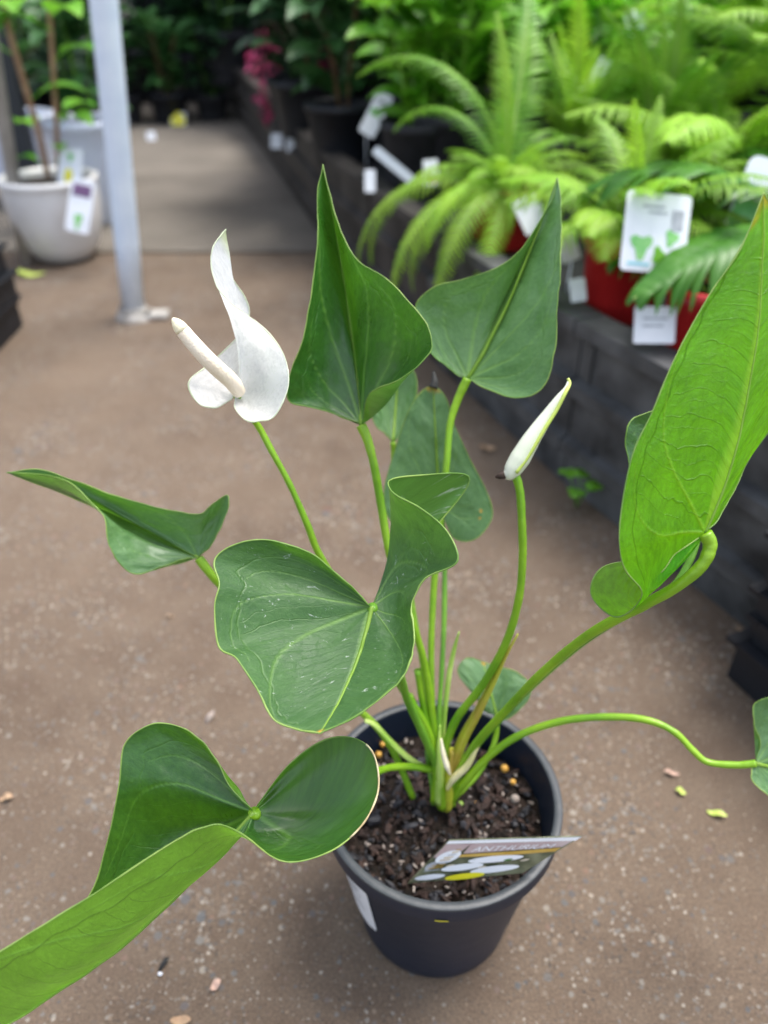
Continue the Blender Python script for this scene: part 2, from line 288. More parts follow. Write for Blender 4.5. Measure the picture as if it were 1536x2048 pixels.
def obj(name, mb, mats, parent=None, origin=None, smooth=True, label=None):
    """verts are world coordinates; origin defaults to the parent's base"""
    org = Vector(origin) if origin is not None else (wl(parent) if parent else Vector((0, 0, 0)))
    me = bpy.data.meshes.new(name); me.from_pydata([(p[0] - org.x, p[1] - org.y, p[2] - org.z) for p in mb.v], [], mb.f)
    if not isinstance(mats, (list, tuple)): mats = [mats]
    for m_ in mats: me.materials.append(m_)
    me.polygons.foreach_set('material_index', mb.m)
    if smooth: me.polygons.foreach_set('use_smooth', [True] * len(mb.f))
    me.update(); o = bpy.data.objects.new(name, me); COL.objects.link(o)
    if parent: o.parent = parent; o.location = org - wl(parent)
    else: o.location = org
    WL[o.name] = org
    if label: o['label'] = label
    return o
def sharp(o, ang=35):
    me = o.data; me.set_sharp_from_angle(angle=R(ang)); return o
def bev(o, w=.002, seg=2):
    b = o.modifiers.new('bevel', 'BEVEL'); b.width = w; b.segments = seg; b.limit_method = 'ANGLE'; b.angle_limit = R(40); return o
def copy_tree(o, loc=None, rz=None, sc=None):
    c = o.copy(); COL.objects.link(c)
    for ch in o.children:
        k = copy_tree(ch); k.parent = c
    if loc is not None: c.location = loc
    if rz is not None: c.rotation_euler = (0, 0, rz)
    if sc is not None: c.scale = (sc, sc, sc)
    return c
def spline(pts, n=10):
    P = [Vector(p) for p in pts]; out = []
    for i in range(len(P) - 1):
        p0 = P[i - 1] if i else P[0] * 2 - P[1]; p1 = P[i]; p2 = P[i + 1]; p3 = P[i + 2] if i + 2 < len(P) else P[-1] * 2 - P[-2]
        for k in range(n):
            t = k / n; out.append(.5 * ((2 * p1) + (p2 - p0) * t + (2 * p0 - 5 * p1 + 4 * p2 - p3) * t * t + (3 * p1 - p0 - 3 * p2 + p3) * t ** 3))
    out.append(P[-1]); return out
def interp(a, n):  # list of radii spread over n samples
    return list(np.interp(np.linspace(0, 1, n), np.linspace(0, 1, len(a)), a))

# ------------------------------------------------------------------ heart-shaped blades
FLAT = [(-.015, -.01), (-.09, -.16), (-.24, -.27), (-.40, -.19), (-.46, .03), (-.38, .32), (-.20, .64), (0, 1)]
FLAT = FLAT + [(-x, y) for x, y in FLAT[-2::-1]]
def herm(us, vals, q):
    us = np.asarray(us, float); vals = np.asarray(vals, float); n = len(us); m = np.zeros_like(vals)
    h = np.diff(us)[:, None]; dl = np.diff(vals, axis=0) / h
    m[0] = dl[0]; m[-1] = dl[-1]
    for i in range(1, n - 1): m[i] = (dl[i - 1] * h[i] + dl[i] * h[i - 1]) / (h[i] + h[i - 1])
    i = np.clip(np.searchsorted(us, q, side='right') - 1, 0, n - 2); hh = (us[i + 1] - us[i])[:, None]; t = ((q - us[i])[:, None]) / hh
    return ((2 * t ** 3 - 3 * t ** 2 + 1) * vals[i] + (t ** 3 - 2 * t ** 2 + t) * hh * m[i] + (-2 * t ** 3 + 3 * t ** 2) * vals[i + 1] + (t ** 3 - t ** 2) * hh * m[i + 1])
def split_eval(us, vals, q):
    us = np.asarray(us, float); vals = np.asarray(vals, float); out = np.zeros((len(q), vals.shape[1]))
    L = us <= 7; Rr = us >= 7; ql = q <= 7
    out[ql] = herm(us[L], vals[L], q[ql]); out[~ql] = herm(us[Rr], vals[Rr], q[~ql]); return out
def seg_dist(P, a, b):
    a = np.array(a); b = np.array(b); ab = b - a; t = np.clip(((P - a) @ ab) / (ab @ ab), 0, 1); return np.linalg.norm(P - (a + t[:, None] * ab), axis=1), t
def vein_marks(F, secw=.0032, prim=1.0):
    P = F.copy(); P[:, 0] = np.abs(P[:, 0]); v = np.zeros(len(P)); s = np.zeros(len(P))
    d, t = seg_dist(P, (0, 0), (0, 1)); w = (.012 - .008 * t) * prim; v = np.maximum(v, np.clip(1.3 - d / w, 0, 1))
    prims = [[(0, 0), (.08, .10), (.17, .22), (.235, .36), (.23, .52), (.16, .70), (.06, .88)], [(0, 0), (.12, .03), (.24, .06), (.33, .14), (.36, .24), (.30, .42)],
             [(0, 0), (.08, -.02), (.2, -.05), (.31, -.03), (.37, .05)], [(0, 0), (.06, -.05), (.16, -.13), (.27, -.15), (.35, -.10)]]
    for k, pl in enumerate(prims):
        q = np.array([tuple(p) for p in [(a.x, a.y) for a in spline([(x, y, 0) for x, y in pl], 5)]]); n = len(q)
        for i in range(n - 1):
            d, _ = seg_dist(P, q[i], q[i + 1]); w = (.0075 * (1 - i / n) + .0022) * prim * (1 if k == 0 else .75)
            v = np.maximum(v, np.clip(1.3 - d / w, 0, 1) * (.8 - .55 * i / n))
    # pinnate side veins + collective vein
    coll = [(.33, -.12), (.385, 0), (.37, .12), (.33, .26), (.27, .42), (.205, .55), (.13, .72), (.05, .9)]
    q = [(a.x + .006 * math.sin(a.y * 60), a.y) for a in spline([(x, y, 0) for x, y in coll], 8)]
    for a, b in zip(q[:-1], q[1:]):
        d, _ = seg_dist(P, a, b); s = np.maximum(s, np.clip(1.2 - d / secw, 0, 1))
    for j in range(5):
        y1 = -.04 - j * .04; pts = [(.04 + j * .02, y1 * .5, 0), (.16 + .02 * j, y1 - .02, 0), (.30, y1 * .9 - .01, 0)]
        q = [(a.x, a.y) for a in spline(pts, 3)]
        for a, b in zip(q[:-1], q[1:]):
            d, _ = seg_dist(P, a, b); s = np.maximum(s, .8 * np.clip(1.2 - d / secw, 0, 1))
    return v, s
def blade(name, C, keys, material, parent, flip=False, bulge=.008, nt=190, nr=70, margin=.00034, mmat=None, rib=.0011, seed=0, spots=None, prim=1.0, dry=None, label=None, wave=.0009, ribflat=.5):
    us = [k[0] for k in keys]; O = np.array([k[1:4] for k in keys], float); Cc = np.array(C, float)
    fk = np.array(FLAT); fl = split_eval(range(15), fk, np.array(us, float))
    off = []; uo = []
    for k, o in zip(keys, O):
        b = (Cc + o) / 2; ln = min(1, np.linalg.norm((o - Cc)[:2]) / 250)
        if len(k) > 4: off.append(np.array(k[4:7]) - b)
        else: off.append(np.array([0, 0, bulge * ln]))
    tq = np.linspace(0, 1, nt // 2); ql_ = 7 * (1 - (1 - tq) ** 1.35); q = np.unique(np.concatenate([ql_, 14 - ql_]))
    q = us[0] + (q) * (us[-1] - us[0]) / 14.0 if us[0] != 0 else q
    Oq = split_eval(us, O, q); Mq = split_eval(us, np.array(off), q) + (Oq + Cc) / 2
    Fq = split_eval(us, fl, q)
    r = np.linspace(0.0, 1, nr) ** .9
    A = (1 - r) * (1 - 2 * r); B = 4 * r * (1 - r); D = r * (2 * r - 1)
    G = A[None, :, None] * Cc + B[None, :, None] * Mq[:, None, :] + D[None, :, None] * Oq[:, None, :]
    Wd = at_np(G); F = (Fq[:, None, :] * r[None, :, None])
    # surface waviness along the local normal
    du = np.gradient(Wd, axis=0); dv = np.gradient(Wd, axis=1); Nn = np.cross(du, dv); Nn /= (np.linalg.norm(Nn, axis=2, keepdims=True) + 1e-12)
    nq = len(q); F2 = F.reshape(-1, 2)
    vn, sn = vein_marks(F2, prim=prim)
    wv = np.array([noise.noise((x * 6 + seed * 7.7, y * 6, seed)) + .5 * noise.noise((x * 14, y * 14 + seed, 3)) for x, y in F2])
    rr = np.tile(r, nq); amp = wave * np.clip(rr * 3, 0, 1)
    Wd2 = Wd.reshape(-1, 3) + Nn.reshape(-1, 3) * (wv * amp)[:, None]
    Wd = Wd2.reshape(nq, nr, 3)
    mb = MB(); mb.v = [tuple(p) for p in Wd2]
    for i in range(nq - 1):
        for j in range(nr - 1):
            a = i * nr + j; f_ = (a, a + 1, a + nr + 1, a + nr)
            mb.f.append(f_ if flip else f_[::-1])
    mb.m = [0] * len(mb.f); nb = len(mb.v)
    # pale thickened margin
    edge = [Vector(p) for p in Wd[:, -1, :]]
    en = len(edge); mr = [margin * (.55 + .45 * min(1, min(i, en - 1 - i) / 6)) * (.85 + .55 * noise.noise((i * .13, seed * 3, 0)) + .3 * noise.noise((i * .9, seed, 4))) for i in range(en)]
    if dry:
        a, b = dry; ia = int(np.searchsorted(q, a)); ib = int(np.searchsorted(q, b))
        mb.tube(edge[:ia + 1], mr[:ia + 1], 6, 1); mb.tube(edge[ia:ib + 1], [margin * (1.1 + .5 * noise.noise((i * .9, 0, 0))) for i in range(ia, ib + 1)], 6, 2); mb.tube(edge[ib:], mr[ib:], 6, 1)
    else: mb.tube(edge, mr, 6, 1)
    it = int(np.argmin(np.abs(q - 7)))
    mats = [material, mmat or M['margin'], M['margin_dry']]
    o = obj(name, mb, mats, parent, origin=at(*C), label=label)
    me = o.data
    mark = np.zeros((len(me.vertices), 4), dtype=np.float32); mark[:nb, 0] = vn * .85; mark[:nb, 1] = sn; mark[:nb, 3] = rr
    if spots:
        for fx, fy, sr in spots:
            d = np.linalg.norm(F2 - np.array([fx, fy]), axis=1); mark[:nb, 2] = np.maximum(mark[:nb, 2], np.clip(1.5 - d / sr, 0, 1))
    ca = me.color_attributes.new('mark', 'FLOAT_COLOR', 'POINT'); ca.data.foreach_set('color', mark.ravel())
    uvl = me.uv_layers.new(name='flat'); li = np.zeros(len(me.loops), dtype=np.int32); me.loops.foreach_get('vertex_index', li)
    uvs = np.zeros((len(me.vertices), 2), dtype=np.float32); uvs[:nb] = F2; uvl.data.foreach_set('uv', uvs[li].ravel())
    if rib:
        pr = [Vector(p) for p in Wd[it, :, :]]; mr_ = MB(); mr_.tube(pr[:-2], [rib * (1 - .82 * i / len(pr)) for i in range(len(pr) - 2)], 8, 0)
        obj('midrib', mr_, M['rib'], o)
    return o
def stalk(pts, r, parent, material=None, name='leaf_stalk', n=9):
    P = spline([at(*p) for p in pts], n); m_ = MB(); rr = interp(r, len(P)) if hasattr(r, '__len__') else [r] * len(P)
    rr = [x * (1 + .10 * noise.noise((i * .35, x * 900, 0))) for i, x in enumerate(rr)]
    m_.tube(P, rr, 12); return obj(name, m_, material or M['stalk'], parent)

# ================================================================== THE SETTING
fl = MB()
fl.add([(-8, -3, 0), (8, -3, 0), (8, 12, 0), (-8, 12, 0)], [(0, 1, 2, 3)])
tag(obj('floor', fl, M['floor']), kind='structure')
pth = MB(); pth.add([(-2.6, 1.82, .004), (.6, 1.80, .004), (.6, 9, .004), (-2.6, 9, .004)], [(0, 1, 2, 3)])
tag(obj('path', pth, M['path']), kind='structure')

# raised bed on the right: edging panels along a bent line
BP = [(-1.05, 5.3), (-.70, 4.0), (-.42, 2.95), (-.157, 1.9), (.07, 1.2), (.215, .82), (.40, .44)]
BEDZ = .19; EDGE = .215
bed = thing('raised_bed', (BP[3][0], BP[3][1], 0), 'long grey plastic edged raised bed full of potted ferns on the right', 'planter bed')
prof = [(.035, .19), (.035, EDGE), (-.004, EDGE), (-.004, EDGE - .016), (.010, EDGE - .024), (.010, .145), (-.003, .140), (-.003, .126), (.024, .124), (.024, .118), (.010, .117), (.010, .068), (-.001, .064), (-.001, .048), (.024, .046), (.024, .041), (.012, .040), (.012, 0.0)]
for (x0, y0), (x1, y1) in zip(BP[:-1], BP[1:]):
    L = math.hypot(x1 - x0, y1 - y0); k = max(1, round(L / .48)); dx, dy = (x1 - x0) / L, (y1 - y0) / L; nx, ny = -dy, dx   # toward the bed (+x side)
    if nx < 0: nx, ny = -nx, -ny
    for i in range(k):
        a = i * L / k + .002; b = (i + 1) * L / k - .002; mbp = MB()
        rows = [[(x0 + dx * s + nx * o_, y0 + dy * s + ny * o_, z) for o_, z in prof] for s in (a, b)]
        mbp.grid(rows)
        o_n = len(prof); mbp.f.append(tuple(range(o_n))); mbp.m.append(0); mbp.f.append(tuple(range(2 * o_n - 1, o_n - 1, -1))); mbp.m.append(0)
        # small ribs between the ledges
        for rb in (a + .02,):
            mbp.box((x0 + dx * rb + nx * .0095, y0 + dy * rb + ny * .0095, .168), (.006, .006, .044), math.atan2(dy, dx))
        p_ = obj('edging_panel', mbp, M['edging' if y0 + dy * a < 1.25 else 'edging_shaded'], bed, smooth=False)  # far panels get the copy with shade in its colour
ms = MB(); pts = BP; vs = [(x + .03, y, BEDZ) for x, y in pts] + [(3.2, y, BEDZ) for x, y in pts]; n_ = len(pts)
ms.add(vs, [(i, i + 1, n_ + i + 1, n_ + i) for i in range(n_ - 1)]); obj('weed_mat', ms, M['mat'], bed)

# ================================================================== THE ANTHURIUM
PC = Vector((.0345, .283, 0)); PH = .12
plant = thing('potted_plant', PC, 'white flowered anthurium with heart shaped leaves in a black nursery pot', 'potted plant')
mbp = MB()
out = [(.0, .004), (.044, .004), (.0475, .0), (.0495, .003), (.0505, .012), (.0640, .098), (.0652, .1060), (.0655, .1072), (.0694, .1080), (.0700, .109), (.0704, .1185), (.0700, .1199), (.0662, .1202), (.0652, .1195), (.0632, .110), (.0600, .085), (.0560, .060)]
mbp.lathe([(a_ * 1.02, b_ * 1.034) for a_, b_ in out], PC, 128)
pot = sharp(obj('pot', mbp, M['pot'], plant), 28)
pr_ = MB(); pr_.lathe([(a_ * 1.02, b_) for a_, b_ in [(.0703, .1231), (.0701, .1243), (.0697, .1246), (.0664, .1248), (.0655, .1242), (.0648, .1215)]], PC, 128); sharp(obj('pot_rim', pr_, M['pot_rim'], pot), 40)
# soil
SZ = .098
sm = MB(); rows = []
for i in range(46):
    r_ = .0632 * i / 45; row = []
    for k in range(110):
        a = 2 * math.pi * k / 110; x = PC.x + r_ * math.cos(a); y = PC.y + r_ * math.sin(a)
        z = SZ + .004 * noise.noise((x * 60, y * 60, 0)) + .004 * noise.noise((x * 190, y * 190, 5)) + .007 * math.exp(-(r_ / .025) ** 2)
        row.append((x, y, z))
    rows.append(row)
sm.grid(rows, 0, True); soil = obj('soil', sm, M['soil'], plant)
def chip(mb, c, s, mi, rr):
    t = Euler((rr.uniform(-.7, .7), rr.uniform(-.7, .7), rr.uniform(0, 6.28))).to_matrix(); vs = []; segs = 6; sx = s * rr.uniform(.8, 1.9); sy = s * rr.uniform(.35, .9); sz = s * rr.uniform(.25, .6)
    for zi, q_ in ((-1, .7), (0, 1.05), (1, .65)):
        for k in range(segs):
            a = 2 * math.pi * k / segs; w_ = rr.uniform(.55, 1.25); vs.append(Vector(c) + t @ Vector((sx * q_ * w_ * math.cos(a), sy * q_ * w_ * math.sin(a), sz * zi)))
    fs = [(a * segs + k, a * segs + (k + 1) % segs, (a + 1) * segs + (k + 1) % segs, (a + 1) * segs + k) for a in range(2) for k in range(segs)]
    fs += [tuple(range(segs - 1, -1, -1)), tuple(range(2 * segs, 3 * segs))]; mb.add(vs, fs, mi)
cm = MB()
for i in range(1500):
    a = rnd.uniform(0, 6.283); r_ = .060 * math.sqrt(rnd.random()); x = PC.x + r_ * math.cos(a); y = PC.y + r_ * math.sin(a)
    if r_ < .008: continue
    s_ = rnd.choice([.0006, .0008, .0010, .0013, .0013, .0017, .0022, .0034]); chip(cm, (x, y, SZ + .002 + .007 * math.exp(-(r_ / .025) ** 2) + s_ * .3), s_, rnd.choice([0, 0, 0, 1, 1, 2] if s_ < .002 else [0, 0, 1]), rnd)
bc = obj('bark_chips', cm, [M['bark'], M['bark_grey'], M['stone']], plant, smooth=False); bc['kind'] = 'stuff'
for px, py, s_, mk in ((753, 1480, 6.5, 'bead'), (765, 1489, 6, 'bead'), (757, 1509, 7, 'bead'), (1009, 1537, 8, 'bead'), (1026, 1564, 6, 'bead'), (948, 1608, 6, 'bead'), (921, 1611, 9, 'sheath_green'), (1030, 1598, 9, 'stone')):
    c = on(px, py, SZ + .006); bm_ = MB(); rr = s_ / FPX * .5; bm_.lathe([(rr * math.sin(math.pi * i / 8) + 1e-6, -rr * math.cos(math.pi * i / 8)) for i in range(9)], c, 12); obj('fertiliser_bead' if mk == 'bead' else 'pebble', bm_, M[mk], plant)
bm_ = MB(); chip(bm_, on(855, 1632, SZ + .005), .0075, 0, random.Random(3)); obj('bark_chunk', bm_, M['bark_grey'], plant)

# sticker on the left side of the pot
def cone_pt(a, z, off=.0004):
    r_ = np.interp(z, [.0124, .1013], [.0515, .0653]) + off; return (PC.x + r_ * math.cos(a), PC.y + r_ * math.sin(a), z)
st = MB(); a0, a1, z0, z1 = R(187), R(227), .038, .1030; rows = []
for i in range(17):
    z = z0 + (z1 - z0) * i / 16; rd = .008; inset = 0
    e = min(z - z0, z1 - z);
    if e < rd: inset = (rd - math.sqrt(max(0, rd * rd - (rd - e) ** 2))) / .058
    rows.append([cone_pt(a0 + inset + (a1 - a0 - 2 * inset) * k / 16, z, .0006) for k in range(17)])
st.grid(rows)
for i, z in enumerate((.088, .083, .079, .066, .062)):
    st.grid([[cone_pt(a0 + .08 + (a1 - a0 - .2) * (.9 if i % 2 else 1) * k / 8, z + h, .0009) for k in range(9)] for h in (0, .0012)], 1)
for i in range(14):
    a = a0 + .12 + i * .022; w_ = .004 + .006 * (i * 7 % 3) / 2
    st.grid([[cone_pt(a + w_ * k, z, .0009) for k in range(2)] for z in (.0685, .0765)], 1)
obj('price_sticker', st, [M['paper'], M['ink']], pot)
ch_ = MB(); c = at(892, 1812, .428); c = Vector(cone_pt(R(268), .094, .0004)); ch_.grid([[(PC.x + (.0717 + o_) * math.cos(R(264) + .02 * k), PC.y + (.0717 + o_) * math.sin(R(264) + .02 * k), z_) for k in range(6)] for z_, o_ in ((.1150, .0004), (.1136, .0002))]); obj('yellow_mark', ch_, M['yellow'], pot)

# ---- leaves: u, px, py, depth [, mid px, py, depth]
CR = (885, 1560, .462)
def add_leaf(C, keys, m_='blade', st_=None, sr=.0022, smat=None, **kw):
    lf = blade('leaf', C, keys, M[m_], plant, **kw)
    if st_: stalk(st_, sr, lf, smat)
    return lf
# A tall glossy leaf at top centre
add_leaf((722, 850, .402), [(0, 718, 846, .402), (1, 682, 833, .400, 700, 842, .404), (2, 622, 816, .396, 668, 826, .402), (3, 577, 798, .390, 650, 812, .402), (4, 582, 742, .385, 652, 785, .402),
    (5, 612, 655, .383, 668, 735, .402), (6, 634, 480, .385, 690, 660, .402), (6.7, 637, 372, .388, 690, 610, .404), (7, 646, 328, .388, 697, 620, .408), (7.35, 664, 408, .386, 702, 625, .405), (8, 704, 505, .380, 716, 665, .402), (9, 778, 562, .370, 745, 700, .396), (10, 850, 645, .360, 788, 735, .389),
    (11, 858, 708, .357, 792, 765, .388), (12, 795, 762, .360, 783, 795, .388), (13, 740, 786, .372, 752, 822, .392), (14, 726, 838, .398)],
    st_=[(722, 850, .402), (735, 880, .403), (748, 930, .405), (762, 1010, .410), (780, 1110, .415), (812, 1210, .425), (842, 1300, .435), (858, 1380, .445), (866, 1450, .453), (880, 1540, .462)], sr=[.0027, .0022, .0022, .0020, .0022, .0026], seed=1, prim=1.25)
# B leaf at upper right
add_leaf((935, 757, .432), [(0, 931, 755, .432), (1, 902, 740, .430), (2, 870, 715, .427), (3, 845, 675, .425), (4, 836, 602, .421), (4.5, 872, 572, .419), (5, 930, 558, .418), (6, 1040, 500, .415), (6.6, 1095, 415, .414), (6.85, 1108, 385, .415), (7, 1114, 355, .416, 1018, 602, .4235), (7.12, 1120, 385, .412),
    (7.5, 1122, 430, .405), (8, 1122, 500, .400), (9, 1116, 600, .398), (10, 1108, 705, .398), (11, 1086, 775, .402), (12, 1037, 796, .410), (13, 978, 779, .422), (14, 942, 760, .431)],
    st_=[(935, 757, .432), (915, 800, .435), (900, 850, .436), (893, 930, .436), (884, 1010, .440), (873, 1110, .444), (866, 1200, .448), (862, 1320, .452), (866, 1440, .457), (882, 1550, .462)], sr=[.0026, .0020, .0019, .0019, .0022], smat=M['stalk'], m_='blade_matt', bulge=.006, seed=2, prim=1.4)
# C bluish leaf hanging at the back with a burnt tip
add_leaf((878, 1010, .470), [(0, 872, 1014, .470), (1, 860, 1050, .470), (2, 820, 1062, .468), (3, 780, 1040, .466), (4, 768, 985, .463), (5, 790, 900, .460), (6, 822, 812, .456), (6.6, 845, 782, .455), (7, 866, 768, .455),
    (7.4, 888, 790, .455), (8, 905, 840, .456), (9, 938, 915, .460), (10, 974, 985, .462), (11, 984, 1035, .464), (12, 950, 1078, .466), (13, 905, 1074, .469), (14, 884, 1016, .470)],
    m_='blade_matt', st_=[(878, 1010, .470), (886, 1060, .473), (889, 1130, .472), (888, 1240, .470), (883, 1350, .468), (878, 1450, .465), (886, 1550, .463)], sr=.0016, bulge=-.004, seed=3, spots=[(.02, .97, .045), (-.05, .93, .03), (.06, .93, .03), (.33, -.12, .012), (.30, -.17, .009), (.22, .12, .012)], smat=M['stalk_dark'], prim=.9)
tipm = MB(); tipm.tube(spline([at(866, 776, .4545), at(869, 764, .4545), at(867, 744, .456)], 4), interp([.0030, .0022, .0008], 9), 8); obj('withered_tip', tipm, M['coal'], plant)
# G small leaf piece behind A
add_leaf((786, 884, .475), [(0, 784, 880, .475), (1, 772, 868, .474), (2, 752, 850, .473), (3, 745, 825, .472), (4, 748, 806, .472), (5, 752, 770, .474), (6, 770, 730, .476), (7, 800, 700, .478), (8, 825, 735, .476), (9, 834, 775, .474), (10, 826, 810, .473), (11, 818, 835, .473), (12, 808, 860, .474), (13, 796, 876, .475), (14, 788, 883, .475)],
    m_='blade_matt', st_=[(786, 884, .475), (788, 930, .478), (795, 1010, .478), (815, 1150, .474), (840, 1300, .469), (862, 1450, .465), (880, 1550, .463)], sr=.0016, seed=4, nt=90, nr=30)
# D leaf at left
add_leaf((397, 1116, .412), [(0, 399, 1112, .411), (1, 418, 1096, .406), (2, 440, 1060, .401), (3, 458, 1008, .397), (3.5, 454, 991, .398), (4, 430, 1004, .400), (5, 385, 1028, .404), (6, 240, 994, .410), (6.5, 150, 962, .410), (6.8, 70, 938, .407), (7, 12, 946, .404, 235, 1032, .428),
    (7.3, 90, 950, .402, 230, 1040, .424), (7.7, 150, 972, .398, 250, 1060, .420), (8, 190, 1010, .395, 270, 1070, .415), (9, 214, 1075, .393, 290, 1090, .410), (10, 236, 1122, .394), (11, 272, 1148, .398), (12, 325, 1134, .403), (13, 368, 1117, .407), (14, 393, 1118, .411)],
    m_='blade_matt', flip=True, st_=[(397, 1116, .412), (420, 1146, .414), (450, 1180, .42), (560, 1290, .44), (680, 1390, .452), (750, 1450, .458), (790, 1510, .463), (826, 1595, .470)], sr=[.0026, .0022, .0021, .002, .0021], seed=5, prim=.8)
# E big centre leaf
add_leaf((744, 1214, .338), [(0, 738, 1210, .337), (1, 692, 1163, .336), (2, 610, 1103, .334), (3, 505, 1080, .330), (4, 427, 1132, .324), (4.3, 438, 1165, .320), (4.7, 430, 1215, .316), (5.0, 438, 1292, .312, 590, 1250, .333), (5.3, 476, 1320, .308, 612, 1266, .332), (5.6, 510, 1372, .304, 630, 1292, .330), (6.2, 550, 1440, .298), (6.6, 592, 1458, .296),
    (7, 640, 1467, .293, 705, 1345, .322), (7.4, 700, 1440, .296), (8, 786, 1378, .300), (9, 827, 1285, .307, 790, 1260, .330), (10, 827, 1195, .316, 790, 1215, .335), (10.4, 848, 1158, .315, 792, 1190, .337), (11, 916, 1118, .308, 808, 1160, .340), (11.4, 893, 1060, .315, 800, 1140, .343), (11.8, 838, 1015, .324, 790, 1115, .346), (12.1, 783, 983, .332, 782, 1098, .350),
    (12.25, 776, 964, .337, 778, 1090, .352), (12.55, 840, 951, .350, 790, 1090, .357), (12.9, 937, 953, .364, 808, 1096, .362), (13.3, 880, 1045, .364, 796, 1140, .360), (13.7, 800, 1120, .358, 768, 1160, .352), (14, 751, 1206, .341)],
    m_='blade_dusty', flip=True, bulge=.007, seed=6, nt=320, nr=90, margin=.00045, spots=[(0, .99, .02)],
    st_=[(744, 1214, .338), (770, 1270, .36), (800, 1350, .40), (815, 1400, .425), (845, 1465, .443), (872, 1530, .458), (886, 1585, .468)], sr=[.0024, .0023, .0023, .0027], smat=M['stalk_dark'], prim=.8)
# F big front left leaf, near half curled over
add_leaf((508, 1625, .322), [(0, 504, 1617, .322), (1, 462, 1578, .326), (2, 428, 1510, .331), (3, 362, 1454, .336), (3.5, 305, 1447, .337), (4, 252, 1485, .336), (4.6, 238, 1570, .336), (5, 222, 1650, .337, 375, 1650, .347), (5.5, 182, 1785, .334, 345, 1715, .345), (6.2, 60, 1905, .325, 290, 1785, .335),
    (7, -170, 2125, .275, 175, 1945, .312), (7.8, -60, 1946, .272, 200, 1905, .300), (8.4, 60, 1868, .277, 262, 1855, .300), (9, 200, 1780, .283, 335, 1800, .303), (9.5, 330, 1697, .288, 402, 1745, .306), (10, 400, 1655, .291, 440, 1708, .309), (10.3, 440, 1646, .293, 462, 1690, .311), (10.6, 482, 1668, .297, 488, 1668, .313),
    (11, 545, 1714, .303, 520, 1680, .317), (11.4, 602, 1722, .305, 560, 1680, .320), (11.8, 682, 1690, .308, 600, 1665, .323), (12.2, 737, 1632, .312, 630, 1640, .326), (12.5, 757, 1575, .318, 638, 1612, .330), (12.8, 748, 1510, .323, 628, 1580, .332), (13.1, 712, 1478, .328, 610, 1560, .332), (13.4, 650, 1480, .330, 580, 1560, .330), (13.7, 580, 1530, .328), (14, 514, 1612, .322)],
    flip=True, seed=7, nt=340, nr=110, margin=.00038, dry=(11.9, 12.95), m_='blade_front',
    st_=[(508, 1625, .322), (530, 1650, .335), (600, 1650, .365), (690, 1585, .405), (760, 1541, .437), (815, 1533, .452), (872, 1540, .462)], sr=[.0026, .0024, .0022, .0021, .0022], prim=.9)
# H big backlit leaf at right
add_leaf((1410, 1066, .300), [(0, 1405, 1072, .300), (1, 1352, 1108, .300), (1.9, 1300, 1150, .306), (2.3, 1262, 1122, .318, 1322, 1122, .308), (2.6, 1206, 1134, .321, 1318, 1140, .308), (3, 1184, 1194, .319, 1316, 1165, .306), (3.3, 1230, 1234, .314, 1316, 1176, .304), (3.6, 1275, 1208, .306, 1318, 1165, .302), (3.8, 1283, 1180, .302, 1320, 1140, .301),
    (4, 1254, 1145, .298, 1330, 1095, .298), (4.3, 1239, 1095, .294, 1325, 1070, .295), (4.7, 1246, 1000, .291, 1328, 1020, .293), (5, 1262, 920, .289, 1335, 975, .291), (5.5, 1304, 825, .287, 1360, 930, .289), (6, 1352, 712, .285, 1400, 850, .287), (6.5, 1425, 580, .283, 1440, 790, .286), (6.8, 1487, 485, .281, 1465, 760, .286), (7, 1527, 386, .279, 1500, 770, .289),
    (7.3, 1575, 470, .288, 1512, 775, .291), (8, 1610, 600, .292, 1518, 820, .296), (9, 1600, 740, .297, 1500, 880, .300), (10, 1555, 835, .302, 1480, 940, .303), (11, 1500, 915, .306, 1455, 990, .305), (12, 1465, 985, .307, 1436, 1025, .304), (13, 1435, 1040, .304), (14, 1414, 1062, .300)],
    m_='blade_young', flip=True, seed=8, nt=380, nr=130, margin=.00036, rib=.0006, spots=[(0, .985, .02), (-.02, .955, .012)], wave=.0006,
    st_=[(1410, 1066, .300), (1420, 1092, .301), (1402, 1132, .303), (1350, 1175, .310), (1280, 1214, .322), (1180, 1268, .345), (1085, 1345, .378), (1005, 1428, .412), (950, 1490, .435), (905, 1570, .46), (893, 1610, .470)], sr=[.0028, .0026, .0023, .0022, .0022, .0023, .0026], prim=.75)
# I dark leaf half hidden behind H
add_leaf((1392, 1010, .375), [(0, 1390, 1004, .375), (1, 1360, 1015, .375), (2, 1310, 1010, .374), (3, 1270, 975, .372), (4, 1256, 915, .370), (5, 1257, 848, .368), (6, 1330, 812, .372), (7, 1440, 770, .380), (8, 1450, 830, .384), (9, 1440, 900, .384), (10, 1430, 940, .382), (11, 1420, 965, .380), (12, 1415, 985, .378), (13, 1405, 1000, .376), (14, 1396, 1010, .375)],
    seed=9, nt=120, nr=40, st_=[(1392, 1010, .375), (1396, 1060, .377), (1380, 1120, .378), (1330, 1188, .383), (1200, 1262, .40), (1088, 1350, .425), (1000, 1440, .445), (940, 1510, .458), (900, 1590, .468)], sr=.0018, smat=M['stalk_dark'])
